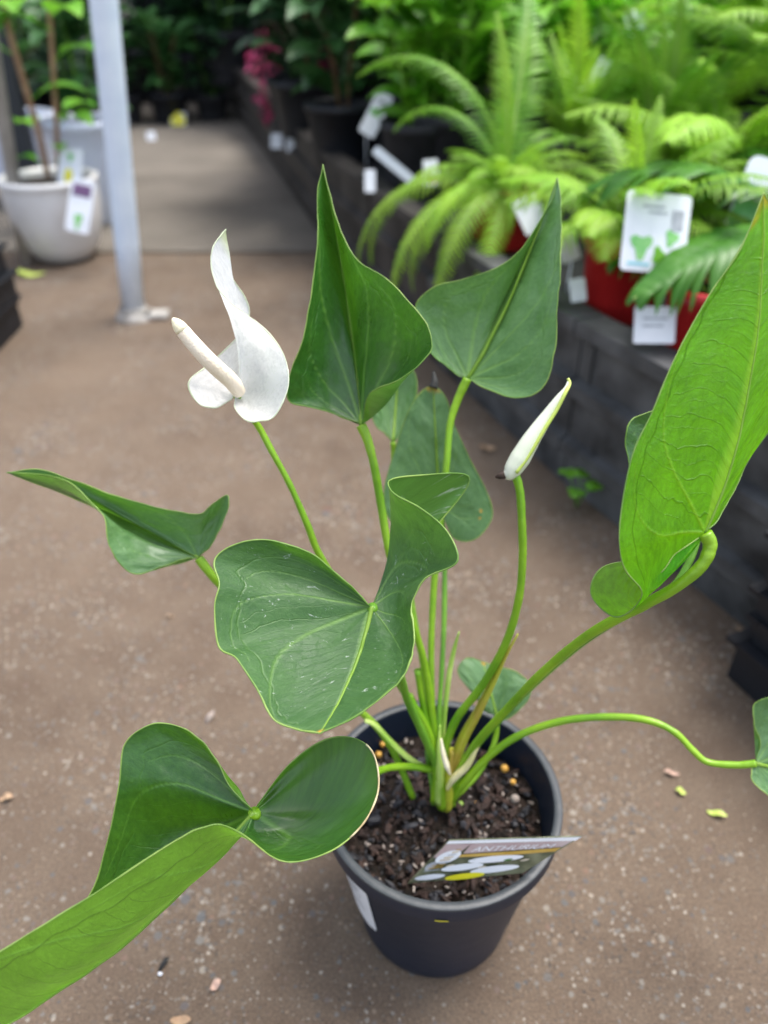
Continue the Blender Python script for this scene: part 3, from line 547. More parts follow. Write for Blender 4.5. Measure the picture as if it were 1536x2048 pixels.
# J leaf at the right edge
add_leaf((1512, 1527, .405), [(0, 1513, 1522, .405), (1, 1520, 1485, .405), (2, 1508, 1445, .403), (3, 1512, 1407, .402), (4, 1560, 1398, .40), (5, 1650, 1440, .40), (6, 1750, 1510, .40), (7, 1850, 1600, .405, 1680, 1565, .415), (8, 1740, 1630, .40), (9, 1650, 1645, .398), (10, 1580, 1625, .398), (11, 1535, 1590, .40), (12, 1507, 1562, .402), (13, 1503, 1543, .404), (14, 1511, 1530, .405)],
    seed=10, m_='blade_matt', nt=140, nr=50, st_=[(1512, 1527, .405), (1470, 1530, .408), (1415, 1524, .412), (1385, 1500, .415), (1350, 1465, .418), (1300, 1442, .422), (1230, 1434, .428), (1130, 1441, .436), (1040, 1470, .445), (975, 1515, .454), (925, 1570, .462), (900, 1605, .469)], sr=[.0020, .0018, .0019, .0021, .0022, .0026])
# K small leaf over the far rim
add_leaf((993, 1432, .475), [(0, 990, 1430, .475), (1, 975, 1425, .475), (2, 960, 1412, .474), (3, 950, 1388, .474), (4, 925, 1362, .474), (5, 916, 1338, .475), (6, 935, 1316, .478), (7, 966, 1324, .482), (8, 1000, 1334, .480), (9, 1035, 1345, .476), (10, 1062, 1372, .474), (11, 1056, 1398, .474), (12, 1030, 1428, .474), (13, 1008, 1440, .475), (14, 995, 1434, .475)],
    seed=11, m_='blade_matt', nt=110, nr=36, spots=[(0, .97, .05)], st_=[(993, 1432, .475), (992, 1470, .478), (978, 1510, .478), (950, 1555, .476), (905, 1600, .472)], sr=.0017, bulge=-.004)

# ---- open flower
sp = blade('spathe', (470, 790, .362), [(0, 468, 790, .362), (1, 456, 802, .360), (2, 426, 815, .357), (2.6, 396, 806, .354), (3, 379, 780, .352), (3.5, 381, 757, .352), (4, 410, 735, .358), (4.5, 448, 702, .368), (4.9, 480, 668, .378), (5.2, 498, 634, .383, 490, 700, .380), (5.6, 491, 597, .380, 488, 690, .380), (6, 465, 556, .374, 483, 680, .378), (6.5, 452, 508, .364, 480, 672, .375),
    (7, 451, 459, .355, 478, 668, .374), (7.5, 427, 493, .352, 475, 680, .370), (8, 422, 533, .352, 474, 690, .366), (8.3, 432, 568, .352, 478, 700, .364), (8.7, 458, 603, .352, 490, 710, .364), (9, 497, 632, .350, 505, 720, .364), (9.5, 543, 672, .347, 518, 740, .364), (10, 572, 725, .343, 525, 765, .363), (10.5, 576, 772, .341, 524, 785, .362), (11, 558, 818, .341, 515, 800, .361), (12, 520, 843, .343, 497, 812, .360), (13, 486, 836, .350), (13.6, 469, 812, .357), (14, 472, 796, .362)],
    M['spathe'], plant, bulge=.006, nt=240, nr=70, margin=.00035, mmat=M['margin_w'], rib=0, seed=12, spots=[(0, 1.0, .10)], prim=1.1, wave=.0006)
sx = MB(); P = spline([at(478, 784, .360), at(462, 762, .352), at(425, 728, .340), (at(385, 685, .333)), at(345, 636, .328)], 10)
rad = interp([.0032, .0037, .0038, .0037, .0035, .0032], len(P) - 6) + [.0031, .0030, .0028, .0023, .0016, .0005]
sx.tube(P[:36], rad[:36], 20, 0, cap=False); sx.tube(P[35:], rad[35:], 20, 1); obj('spadix', sx, [M['spadix'], M['spadix_tip']], sp)
stalk([(474, 792, .363), (497, 825, .375), (520, 858, .382), (545, 905, .385), (580, 970, .390), (615, 1050, .396), (642, 1115, .402), (720, 1240, .420), (800, 1370, .438), (850, 1450, .449), (876, 1530, .460), (888, 1590, .469)], [.0018, .0017, .0016, .0018, .0020, .0024, .0028], sp, name='flower_stalk')
# ---- furled bud
bb = MB(); P = spline([at(1004, 952, .382), at(1020, 945, .382), at(1038, 920, .381), at(1062, 880, .379), at(1092, 835, .377), at(1118, 797, .375), at(1133, 775, .374), at(1138, 757, .375)], 8)
bb.tube(P, interp([.0010, .0034, .0046, .0052, .0047, .0039, .0029, .0021, .0013, .0008, .0004], len(P)), 18, 0)
bud = obj('bud', bb, M['budw'], plant)
hl = MB(); P2 = spline([at(1032, 946, .378), at(1058, 910, .3765), at(1088, 860, .3745), at(1112, 822, .3735), at(1130, 787, .372), at(1139, 768, .374), at(1136, 757, .3745)], 6); hl.tube(P2, interp([.0010, .0010, .0009, .0009, .0007], len(P2)), 8); obj('rolled_edge', hl, M['limeleaf'], bud)
bt = MB(); bt.tube([at(1010, 949, .381), at(998, 953, .382), at(991, 954, .383)], [.0022, .0014, .0006], 8); obj('brown_tip', bt, M['bark'], bud)
stalk([(1030, 945, .382), (1040, 985, .384), (1044, 1050, .388), (1045, 1120, .394), (1037, 1200, .402), (1012, 1285, .414), (965, 1370, .430), (912, 1440, .445), (888, 1510, .456), (886, 1585, .468)], [.0022, .0021, .0021, .0022, .0024, .0026], bud, name='flower_stalk')
def sheath(pts, rr, mk, nm='sheath'):
    m_ = MB(); P = spline([at(*p) for p in pts], 8); m_.tube(P, interp(rr, len(P)), 10, squash=.6); obj(nm, m_, M[mk], plant)
sheath([(1036, 1268, .413), (1012, 1310, .419), (985, 1365, .430), (955, 1425, .441), (925, 1480, .452), (900, 1550, .462)], [.0006, .0016, .0030, .0040, .0048, .0045], 'sheath_brown')
sheath([(918, 1264, .44), (908, 1300, .446), (898, 1350, .451), (890, 1420, .456), (884, 1500, .462)], [.0006, .0020, .0026, .0024, .002], 'sheath_green')
sheath([(730, 1441, .447), (752, 1452, .45), (790, 1492, .455), (825, 1522, .459), (870, 1545, .463)], [.0014, .0020, .0024, .0024, .002], 'sheath_green')
sheath([(966, 1464, .432), (952, 1495, .436), (935, 1530, .442), (908, 1556, .450), (895, 1576, .456)], [.0012, .0024, .0028, .0028, .002], 'sheath')
sheath([(882, 1478, .442), (886, 1505, .444), (893, 1530, .446), (900, 1548, .449)], [.001, .0026, .0030, .0012], 'sheath_pink')
sheath([(868, 1490, .456), (874, 1530, .459), (880, 1560, .461), (884, 1606, .469)], [.0030, .0042, .0055, .0068], 'stalk', 'crown')
sheath([(880, 1450, .450), (878, 1500, .453), (880, 1545, .457), (878, 1600, .466)], [.0008, .0030, .0042, .0050], 'sheath_green')
sheath([(862, 1475, .455), (868, 1510, .457), (876, 1550, .460), (874, 1600, .467)], [.0006, .0022, .0034, .0046], 'stalk')
sheath([(912, 1512, .455), (906, 1545, .458), (900, 1575, .462), (897, 1608, .468)], [.0006, .0022, .0032, .0040], 'sheath_green')
sheath([(852, 1500, .462), (860, 1540, .464), (868, 1570, .466), (872, 1606, .470)], [.0008, .0020, .0028, .0034], 'stalk_dark')
sheath([(925, 1500, .463), (915, 1545, .465), (906, 1580, .468), (902, 1610, .471)], [.0010, .0020, .0026, .0030], 'stalk')
sheath([(905, 1500, .458), (898, 1560, .462), (893, 1610, .470)], [.004, .006, .0062], 'sheath_brown', 'crown')
stalk([(835, 1340, .44), (850, 1430, .45), (872, 1510, .458), (884, 1580, .467)], .0020, plant)
stalk([(820, 1390, .445), (848, 1448, .452), (872, 1500, .458), (884, 1570, .466)], .0017, plant)

# ---- care tag stuck in the pot
tg = [at(898, 1681, .412), at(1163, 1673, .404), at(1136, 1693, .407), at(1045, 1746, .417), at(816, 1767, .424)]
o0 = tg[4]; ux = (tg[1] - tg[0]); vy = (tg[0] - tg[4])
def T(a, b, off=0.0):  # a along width 0..1 (left edge slanted), b from bottom 0 to top 1
    lo = tg[4].lerp(tg[3], a); hi = tg[0].lerp(tg[1], a); nrm = (tg[1] - tg[0]).cross(tg[4] - tg[0]).normalized()
    if nrm.z < 0: nrm = -nrm
    return lo.lerp(hi, b) + nrm * off
care = thing('care_tag', tuple(T(.5, 0)), 'glossy picture care tag with white flowers and yellow patch, leaning over the pot rim', 'plant tag')
cb = MB(); th_ = .0007
top = [[T(a, b, 0) for a in np.linspace(0, 1, 12)] for b in (0, .5, 1)]; bot = [[T(a, b, -th_) for a in np.linspace(0, 1, 12)] for b in (0, .5, 1)]
cb.grid(top); cb.grid([r[::-1] for r in bot]); cb.grid([top[2], bot[2]]); cb.grid([bot[0], top[0]])
cb.grid([[top[i][0] for i in range(3)], [bot[i][0] for i in range(3)]]); cb.grid([[bot[i][-1] for i in range(3)], [top[i][-1] for i in range(3)]])
card = obj('card', cb, M['olive'], care, smooth=False)
def patch(pts, mk, off=.0003, nm='printed_patch', par=None):
    m_ = MB(); c = (sum(p[0] for p in pts) / len(pts), sum(p[1] for p in pts) / len(pts)); m_.add([T(c[0], c[1], off)] + [T(a, b, off) for a, b in pts], [(0, i + 1, (i + 1) % len(pts) + 1) for i in range(len(pts))]); return obj(nm, m_, M[mk], par or card)
def ell(ca, cb_, ra, rb, rot=0, n=20): return [(ca + ra * math.cos(t) * math.cos(rot) - rb * math.sin(t) * math.sin(rot), cb_ + ra * math.cos(t) * math.sin(rot) * 1 + rb * math.sin(t) * math.cos(rot)) for t in [2 * math.pi * i / n for i in range(n)]]
patch([(0, .93), (1, .90), (1, 1), (0, 1)], 'paper', .0003, 'white_border'); patch([(.22, .68), (.97, .74), (.98, .90), (.2, .92)], 'mauve', .0003, 'title_band')
patch([(.2, .60), (.6, .58), (.97, .62), (.97, .72), (.6, .68), (.2, .66)], 'mustard', .0004, 'mustard_band')
patch(ell(.55, .50, .22, .09, .05), 'paper', .0005, 'printed_flower'); patch(ell(.34, .34, .17, .09, .1), 'paper', .0006, 'printed_flower'); patch(ell(.66, .22, .20, .10, .05), 'paper', .0006, 'printed_flower')
patch(ell(.46, .09, .17, .085), 'yellow', .0008, 'printed_flower'); patch(ell(.14, .14, .13, .07), 'paper', .0006, 'printed_flower'); patch(ell(.12, .62, .09, .16), 'paper', .0005, 'printed_flower'); patch([(.0, .62), (.17, .62), (.2, .92), (.0, .93)], 'mauve', .0004, 'pale_corner'); patch(ell(.05, .42, .04, .1), 'ink', .0005, 'printed_flower')
def letters(txt, fn, size, mk, par, name='lettering'):
    cu = bpy.data.curves.new('t', 'FONT'); cu.body = txt; cu.size = 1; to = bpy.data.objects.new('t', cu); COL.objects.link(to)
    me = bpy.data.meshes.new_from_object(to.evaluated_get(bpy.context.evaluated_depsgraph_get())); bpy.data.objects.remove(to)
    mx = max(v.co.x for v in me.vertices); m_ = MB(); m_.add([fn(v.co.x / mx, v.co.y / .73) for v in me.vertices], [tuple(p.vertices) for p in me.polygons]); return obj(name, m_, M[mk], par)
for k_ in range(9): patch([(.03 + .012 * k_, .30 + .06 * k_), (.16, .30 + .06 * k_ + .02), (.16, .32 + .06 * k_ + .02), (.03 + .012 * k_, .32 + .06 * k_)], 'mustard' if k_ % 3 else 'ink', .00075, 'printed_leaf')
for k_ in range(5): patch(ell(.22 + .15 * k_, .40 + .1 * math.sin(k_ * 2.3), .035, .03, .6), 'leafg' if k_ % 2 else 'cream', .0005, 'printed_leaf')
letters('ANTHURIUM', lambda a, b: T(.26 + .62 * a, .735 + .12 * b, .0007), 1, 'paper', card)
stk = MB(); stk.tube([T(.45, .3, -.002), at(945, 1718, .437), at(935, 1700, .452)], .0022, 8, squash=.3); obj('stake', stk, M['paper'], care)

# ================================================================== LITTER ON THE FLOOR
def litter(px, py, L, W_, rot, mk, label, name='fallen_leaf', cat='fallen leaf', z=.0):
    c = on(px, py, 0.006 + z); m_ = MB(); rows = []
    for i in range(9):
        t = i / 8; w_ = W_ * math.sin(math.pi * min(1, t * .92 + .04)) ** .7; row = []
        for k in range(5):
            s = k / 2 - 1; x = (t - .5) * L; y = s * w_ / 2; zz = .003 * math.sin(t * 5 + px) * (L / .03) + .35 * abs(y) + .0008 * math.sin(px + i)
            row.append((c.x + x * math.cos(rot) - y * math.sin(rot), c.y + x * math.sin(rot) + y * math.cos(rot), max(.0012, c.z + zz - .003)))
        rows.append(row)
    m_.grid(rows); o = obj(name, m_, M[mk], origin=(c.x, c.y, 0)); tag(o, label, cat, 'litter on the floor'); return o
litter(975, 893, .022, .014, .1, 'dry', 'small orange brown fallen leaf on the floor left of the bud')
litter(1363, 1578, .008, .005, -.6, 'limeleaf', 'small yellow petal on the floor under the curved stalk', 'fallen_petal', 'petal')
litter(1436, 1622, .014, .005, -.4, 'limeleaf', 'pale green curled leaf scrap on the floor at lower right')
litter(58, 546, .065, .030, .1, 'limeleaf', 'yellow green fallen leaf in front of the white ceramic pot')
litter(10, 1590, .010, .006, .2, 'dry', 'tan leaf scrap on the floor at the left edge')
litter(360, 2037, .012, .006, .1, 'dry', 'tan leaf scrap on the floor at the bottom edge')
litter(430, 1965, .008, .005, .9, 'drypink', 'cream bark flake on the floor left of the black pot', 'bark_flake', 'bark flake')
litter(1345, 1541, .012, .004, -.2, 'drypink', 'faded reddish leaf scrap beneath the curved stalk')
litter(1516, 1288, .05, .010, -1.0, 'dry', 'long dry brown leaf beside the black trays')
litter(1186, 735, .03, .018, .6, 'drypink', 'pinkish dry leaf caught on the grey bed edging', z=.10)
for px, py, s_, mk, lb in ((325, 1930, .003, 'coal', 'black crumb on the floor left of the pot'), (418, 1436, .005, 'stone', 'pale grey pebble on the floor under the centre leaf'), (340, 1232, .003, 'dry', 'tan pebble on the floor left of the centre leaf'), (320, 1948, .002, 'paper', 'tiny white chip beside the black crumb')):
    m_ = MB(); c = on(px, py, .002); chip(m_, c, s_, 0, random.Random(int(px))); tag(obj('pebble', m_, M[mk], origin=(c.x, c.y, 0)), lb, 'pebble', 'litter on the floor')
# weed
wc = on(1188, 950, 0); wc = Vector((.232, .765, 0)); weed = thing('weed', (wc.x, wc.y, 0), 'tiny green weed sprouting at the foot of the bed edging', 'weed')
for i in range(5):
    a = i * 1.4; m_ = MB(); h_ = .03 + .008 * (i % 3); c2 = wc + Vector((math.cos(a) * .016, math.sin(a) * .016, h_)); m_.tube([wc, wc.lerp(c2, .5) + Vector((0, 0, .006)), c2], .0007, 5)
    for k in range(3):
        b = a + k * 2.1; m_.add([c2] + [c2 + Vector((math.cos(b) * .006 + .006 * math.cos(t), math.sin(b) * .006 + .006 * math.sin(t), .001)) for t in [j * .785 for j in range(8)]], [(0, j + 1, (j + 1) % 8 + 1) for j in range(8)])
    obj('leaflet', m_, M['leafl'], weed)

# ================================================================== POLE, LEFT SIDE
pb = on(268, 633, 0); pole = thing('metal_pole', tuple(pb), 'shiny galvanised support pole standing on the floor at left', 'pole')
m_ = MB(); tp = Vector((-.419, 1.387, .52)); dirp = (tp - pb) / .52; m_.tube([pb + dirp * z for z in np.linspace(0.004, 2.6, 20)], .0215, 32); obj('tube', m_, M['pole'], pole)
m_ = MB(); m_.lathe([(.0216, .022), (.026, .018), (.028, .0), ], pb, 28); m_.lathe([(.0, .010), (.030, .010), (.036, .006), (.038, 0)], (pb.x + .004, pb.y, 0), 28); m_.box((pb.x + .042, pb.y - .004, .005), (.05, .035, .010), .1); obj('foot', m_, M['pole_foot'], pole)

def pot_mb(rt, rb, h, lip=.006, seg=36):
    m_ = MB(); m_.lathe([(0, .002), (rb - .004, .002), (rb, 0), (rb + .002, .006), (rt - lip, h * .86), (rt, h * .87), (rt + .001, h), (rt - .004, h + .0005), (rt - .008, h - .006), (rt - .012, h * .8)], (0, 0, 0), seg); return m_
def soil_mb(r, z):
    m_ = MB(); rows = [[(r * i / 6 * math.cos(a), r * i / 6 * math.sin(a), z + .004 * noise.noise((i, k, r * 50))) for k, a in enumerate([2 * math.pi * k / 24 for k in range(24)])] for i in range(7)]; m_.grid(rows, 0, True); return m_

def leaf_into(mb, base, az, el, L, W_, droop, mi=0, n=6, twist=0, fold=.25, pet=0.0):
    """one curved, folded leaf of its own"""
    ca, sa = math.cos(az), math.sin(az); p = Vector(base); e = el; rows = []; cx = Vector((-sa, ca, 0))
    if pet:
        q = p + Vector((ca * math.cos(e), sa * math.cos(e), math.sin(e))) * pet; mb.tube([p, q], [.0016, .0012], 4, mi, cap=False); p = q
    for i in range(n + 1):
        t = i / n; w_ = W_ * (math.sin(math.pi * (t ** .8) * .97 + .05)) * .5 + .0003
        dirv = Vector((ca * math.cos(e), sa * math.cos(e), math.sin(e))); up = Vector((-ca * math.sin(e), -sa * math.sin(e), math.cos(e)))
        side = (cx * math.cos(twist) + up * math.sin(twist)); up2 = up * math.cos(twist) - cx * math.sin(twist)
        rows.append([p - side * w_ + up2 * w_ * fold, p - side * w_ * .5 + up2 * w_ * fold * .3, p.copy(), p + side * w_ * .5 + up2 * w_ * fold * .3, p + side * w_ + up2 * w_ * fold])
        p = p + dirv * (L / n); e -= droop / n
    mb.grid(rows, mi)

def frond_mb(L, pw, el, droop, n=30, sway=0, serr=False, pl=.55, wid=None, tipdroop=0, ang=70):
    """fern frond along +X rising then arching; pinnae in pairs"""
    m_ = MB(); p = Vector((0, 0, 0)); e = el; az = 0.0; pts = [p.copy()]; dirs = []
    for i in range(n):
        t = i / n; d = Vector((math.cos(az) * math.cos(e), math.sin(az) * math.cos(e), math.sin(e))); dirs.append(d); p = p + d * (L / n); pts.append(p.copy()); e -= (droop + tipdroop * t) / n; az += sway / n
    dirs.append(dirs[-1]); m_.tube(pts, interp([.0018, .0013, .0005], len(pts)), 5, 1, cap=False)
    k0 = max(2, int(n * .12)); wid = wid or (L / n) * .62
    for i in range(k0, n):
        t = (i - k0) / (n - k0); w_ = pw * (math.sin(math.pi * (t * .86 + .14)) ** .75) * (1 - .25 * t) + .002; d = dirs[i]; side = d.cross(Vector((0, 0, 1))).normalized(); up = side.cross(d).normalized()
        for s in (-1, 1):
            a_ = R(ang - 25 * t + rnd.uniform(-5, 5)); pd = (d * math.cos(a_) + side * s * math.sin(a_)).normalized(); b = pts[i].copy(); rows = []
            nseg = 4; cr = rnd.uniform(-.25, .05); sg = side * s
            perp = pd.cross(up).normalized()
            for j in range(nseg + 1):
                q = j / nseg; ww = wid * .5 * (1 - q ** 1.8) + .0003; c = b + pd * (w_ * q) + up * (w_ * (pl * .35 * q * (1 - q) * 2 - .28 * q * q + cr * q * q))
                rows.append([c - perp * ww, c + up * ww * .25, c + perp * ww])
            m_.grid(rows, 0)
    return m_
FR = {}
def frond_mesh(key, *a, mats=None, **k):
    if key in FR: return FR[key]
    mb = frond_mb(*a, **k); me = bpy.data.meshes.new('frond'); me.from_pydata([tuple(v) for v in mb.v], [], mb.f); [me.materials.append(x) for x in mats]
    me.polygons.foreach_set('material_index', mb.m); me.polygons.foreach_set('use_smooth', [True] * len(mb.f)); me.update(); FR[key] = me; return me
def part(name, mb_or_me, mats, parent, loc=(0, 0, 0), rz=0, ry=0, sc=1):
    """part in its thing's own coordinates"""
    if isinstance(mb_or_me, MB):
        me = bpy.data.meshes.new(name); me.from_pydata([tuple(v) for v in mb_or_me.v], [], mb_or_me.f)
        for x in (mats if isinstance(mats, (list, tuple)) else [mats]): me.materials.append(x)
        me.polygons.foreach_set('material_index', mb_or_me.m); me.polygons.foreach_set('use_smooth', [True] * len(mb_or_me.f)); me.update()
    else: me = mb_or_me
    o = bpy.data.objects.new(name, me); COL.objects.link(o); o.parent = parent; o.location = loc; o.rotation_euler = (0, ry, rz); o.scale = (sc, sc, sc); return o
def fern(name, label, loc, potmat, fronds, pr=.062, ph=.11, group=None, rz=0, caudex=None):
    t = thing(name, loc, label, 'fern', group); t.rotation_euler = (0, 0, rz)
    part('pot', pot_mb(pr, pr * .74, ph), M[potmat], t); part('soil', soil_mb(pr - .008, ph - .014), M['soil'], t)
    hz = ph - .012
    if caudex:
        m_ = MB(); m_.tube([(0, 0, hz - .01), (.004, 0, hz + caudex * .5), (0, .004, hz + caudex)], [.013, .011, .010], 10); part('trunk', m_, M['woody'], t); hz += caudex - .004
    for (me, az, ry, sc) in fronds: part('frond', me, None, t, (math.cos(az) * .005, math.sin(az) * .005, hz), az, ry, sc)
    return t
lime = [M['frond'], M['rachis']]; mid = [M['frond2'], M['rachis']]; deep = [M['frond3'], M['rachis']]
fa = frond_mesh('a', .17, .036, R(68), R(75), n=26, mats=lime); fb = frond_mesh('b', .15, .040, R(50), R(85), n=24, sway=.4, mats=lime); fc = frond_mesh('c', .34, .038, R(72), R(95), n=40, mats=mid, tipdroop=R(70))
fd = frond_mesh('d', .30, .034, R(45), R(110), n=38, sway=-.4, mats=lime, tipdroop=R(40)); fe = frond_mesh('e', .26, .040, R(78), R(45), n=34, mats=mid, sway=.3)
fw = frond_mesh('w', .26, .085, R(40), R(75), n=16, mats=deep, wid=.019, ang=48); fg = frond_mesh('g', .30, .055, R(62), R(70), n=34, mats=lime, ang=62); fh = frond_mesh('h', .22, .030, R(85), R(25), n=30, mats=lime)
def ring(ms, n, seed, s0=.85, s1=1.1, a0=0, spread=6.283):
    q = random.Random(seed); return [(q.choice(ms), a0 + spread * i / n + q.uniform(-.2, .2), q.uniform(-.15, .25), q.uniform(s0, s1)) for i in range(n)]

def card_tag(px, py, d, w, h, roll, label, pics, name='plant_tag', group='plant tags in the display', pitch=None, stick=True, yaw=0):
    c = at(px, py, d); t = thing(name, tuple(c), label, 'plant tag', group)
    # a card standing roughly upright, leaning back, in the world
    Rm = Euler((R(pitch if pitch is not None else 65), 0, 0)).to_matrix(); Rz = Matrix.Rotation(R(yaw), 3, 'Z'); Rr = Matrix.Rotation(R(roll), 3, 'Z'); Mx = Rz @ Rm @ Rr
    def q(a, b, o=0): return c + Mx @ Vector((a * w / 2, b * h / 2, o))
    def shape(pts, o, z2=None):
        m_ = MB(); n_ = len(pts); m_.add([q(a, b, o) for a, b in pts], [tuple(range(n_))])
        if z2 is not None:
            m_.add([q(a, b, z2) for a, b in pts], [tuple(range(n_ - 1, -1, -1))]); m_.add([q(a, b, o) for a, b in pts] + [q(a, b, z2) for a, b in pts], [(i, i + n_, (i + 1) % n_ + n_, (i + 1) % n_) for i in range(n_)])
        return m_
    cr = .12; crx = cr * h / w
    rr = []
    for sx_, sy_, st_ in ((1, 1, 0), (-1, 1, 90), (-1, -1, 180), (1, -1, 270)):
        for k in range(5): a_ = R(st_ + k * 22.5); rr.append((sx_ * (1 - crx) + crx * math.cos(a_), sy_ * (1 - cr) + cr * math.sin(a_)))
    cd_ = obj('card', shape(rr, 0, -.0008), M['paper'], t, smooth=False)
    for mk, pts in pics: obj('print', shape(pts, .0006), M[mk], cd_, smooth=False)
    if stick:
        m_ = MB(); b0 = q(0, -.98, -.0004); m_.tube([b0, Vector((b0.x, b0.y + .005, b0.z - .05)), Vector((b0.x, b0.y + .012, b0.z - .09))], [.003, .003, .002], 6, squash=.3); obj('stake', m_, M['paper'], t)
    return t
def rect(x0, y0, x1, y1): return [(x0, y0), (x1, y0), (x1, y1), (x0, y1)]
def blob(cx, cy, r, n=12, k=.3, s=0): return [(cx + r * (1 + k * math.sin(3 * t + s)) * math.cos(t), cy + r * (1 + k * math.sin(3 * t + s)) * math.sin(t)) for t in [2 * math.pi * i / n for i in range(n)]]

# ferns in red pots at the front of the bed
def bedpt(px, py): p = on(px, py, BEDZ); return (p.x, p.y, BEDZ)
fern('potted_fern', 'compact lime fern in red pot behind the large white picture tag', bedpt(1235, 628), 'red', ring([fa, fb], 24, 1, .8, 1.05) + ring([fa, fh], 8, 31, .6, .85) + [(fa, 1.9, -.25, 1.0), (fb, 2.9, -.1, 1.1), (fh, 1.2, .1, .7)], pr=.056, ph=.10)
fern('potted_fern', 'large drooping fern hanging over the bed edge, left of the compact lime fern', bedpt(1000, 490), 'red', ring([fd, fd, fc, fa], 24, 2, .5, .78) + ring([fb, fh, fa], 8, 32, .8, 1.1) + [(fc, 2.7, -.25, 1.0), (fe, 1.2, .0, 1.2), (fd, 3.5, .2, 1.0), (fd, 3.9, .35, .95), (fd, 3.2, .3, .95), (fd, 4.3, .35, .9), (fd, 3.7, .55, .8), (fd, 4.6, .5, .8)], pr=.058, ph=.09)
fw2 = frond_mesh('w2', .27, .085, R(8), R(38), n=17, mats=deep, wid=.019, ang=42)
fern('potted_fern', 'deep green fern with broad fingered fronds, right of the large picture tag', (.46, .87, BEDZ), 'red', ring([fw], 4, 3, .8, 1.0) + [(fw2, 3.74, -.08, 1.0), (fw2, 4.3, .25, .95), (fw2, 3.2, .0, .8)], pr=.056, ph=.12)
fern('potted_fern', 'red potted fern almost hidden under the broad fingered frond', (.335, .765, BEDZ), 'red', ring([fb], 4, 4, .3, .4), pr=.052, ph=.085)
fern('tree_fern', 'tall lime tree fern with a brown hairy trunk at upper right', bedpt(1520, 470), 'mat', ring([fg], 20, 5, .9, 1.35) + [(fg, 3.4, -.3, 1.3), (fg, 2.6, -.3, 1.3), (fg, 4.2, .1, 1.1)], pr=.075, ph=.12, caudex=.10)
fern('potted_fern', 'mid green fern behind the compact lime fern', bedpt(1290, 470), 'mat', ring([fa, fb, fh, fe], 26, 6, .7, 1.1), pr=.066, ph=.11)
fern('potted_fern', 'pale fern at the back between the tall plants', bedpt(1130, 410), 'mat', ring([fa, fh, fe], 20, 7, .8, 1.1), pr=.066, ph=.11)
fern('potted_fern', 'lime fern tucked behind the tree fern trunk', bedpt(1400, 345), 'mat', ring([fg, fd], 18, 8, .8, 1.1), pr=.07, ph=.12)
fern('potted_fern', 'bushy fern beside the tree fern at the right edge', bedpt(1620, 500), 'mat', ring([fg, fa], 20, 9, .8, 1.1), pr=.07, ph=.12)
fern('potted_fern', 'feathery fern between the compact lime fern and the tree fern', bedpt(1395, 520), 'mat', ring([fa, fg, fb], 22, 10, .8, 1.15), pr=.06, ph=.11)

# leafy plants ------------------------------------------------------
def foliage(n, H_, L, W_, spread, seed, droop=R(60), base=.02, el0=R(55), pet=.02, stems=4, top=1.0):
    q = random.Random(seed); m_ = MB(); st_ = MB(); axes = []
    for i in range(stems):
        a = 6.283 * i / stems + q.uniform(-.4, .4); r_ = spread * q.uniform(.3, .8); tipv = Vector((math.cos(a) * r_, math.sin(a) * r_, H_ * q.uniform(.75, 1.0))); b = Vector((math.cos(a) * .01, math.sin(a) * .01, 0)); mid_ = b.lerp(tipv, .5) + Vector((0, 0, H_ * .08)); axes.append((b, mid_, tipv)); st_.tube(spline([b, mid_, tipv], 4), .0028, 6)
    for i in range(n):
        b, md, tp_ = axes[i % stems]; t = base + (1 - base) * ((i // stems + q.random()) / (n / stems)); t = min(1, t) ** .8; p = (b.lerp(md, t * 2) if t < .5 else md.lerp(tp_, t * 2 - 1)); az = i * 2.4 + q.uniform(-.4, .4)
        leaf_into(m_, p, az, el0 * q.uniform(.3, 1.2), L * q.uniform(.7, 1.15), W_ * q.uniform(.75, 1.1), droop * q.uniform(.6, 1.3), twist=q.uniform(-.5, .5), pet=pet * q.uniform(.5, 1.5))
    return m_, st_
PROTO = {}
def leafy(kind, loc, label, group=None, rz=0, sc=1.0, cat='potted plant', extra=None):
    if kind not in PROTO:
        P_ = {'dark': (64, .32, .13, .052, .15, 11, 'leafd', 'mat', .085, .11), 'broad': (44, .34, .17, .085, .14, 12, 'leafd', 'tray', .095, .125), 'green': (70, .30, .10, .042, .14, 13, 'leafg', 'mat', .08, .15), 'light': (60, .26, .085, .045, .12, 14, 'leafl', 'mat', .075, .13),
              'strap': (60, .12, .30, .030, .08, 15, 'leafb', 'tray', .09, .11), 'mid': (60, .34, .13, .06, .14, 16, 'leafm', 'tray', .09, .12)}[kind]
        n, H_, L, W_, sp_, sd, mk, pk, pr, ph = P_; m_, s_ = foliage(n, H_, L, W_, sp_, sd, droop=R(95) if kind == 'strap' else R(60), el0=R(75) if kind == 'strap' else R(50))
        t = thing('leafy_plant', (0, 0, 0)); part('pot', pot_mb(pr, pr * .76, ph), M[pk], t); part('soil', soil_mb(pr - .01, ph - .02), M['soil'], t); part('foliage', m_, M[mk], t, (0, 0, ph - .03)); part('stem', s_, M['woody' if kind in ('mid', 'broad') else 'stalk_dark'], t, (0, 0, ph - .03)); PROTO[kind] = t; o = t
    else: o = copy_tree(PROTO[kind])
    o.location = loc; o.rotation_euler = (0, 0, rz); o.scale = (sc, sc, sc); tag(o, label, cat, group)
    if extra:
        for nm, m_, mk in extra: part(nm, m_, M[mk], o)
    return o
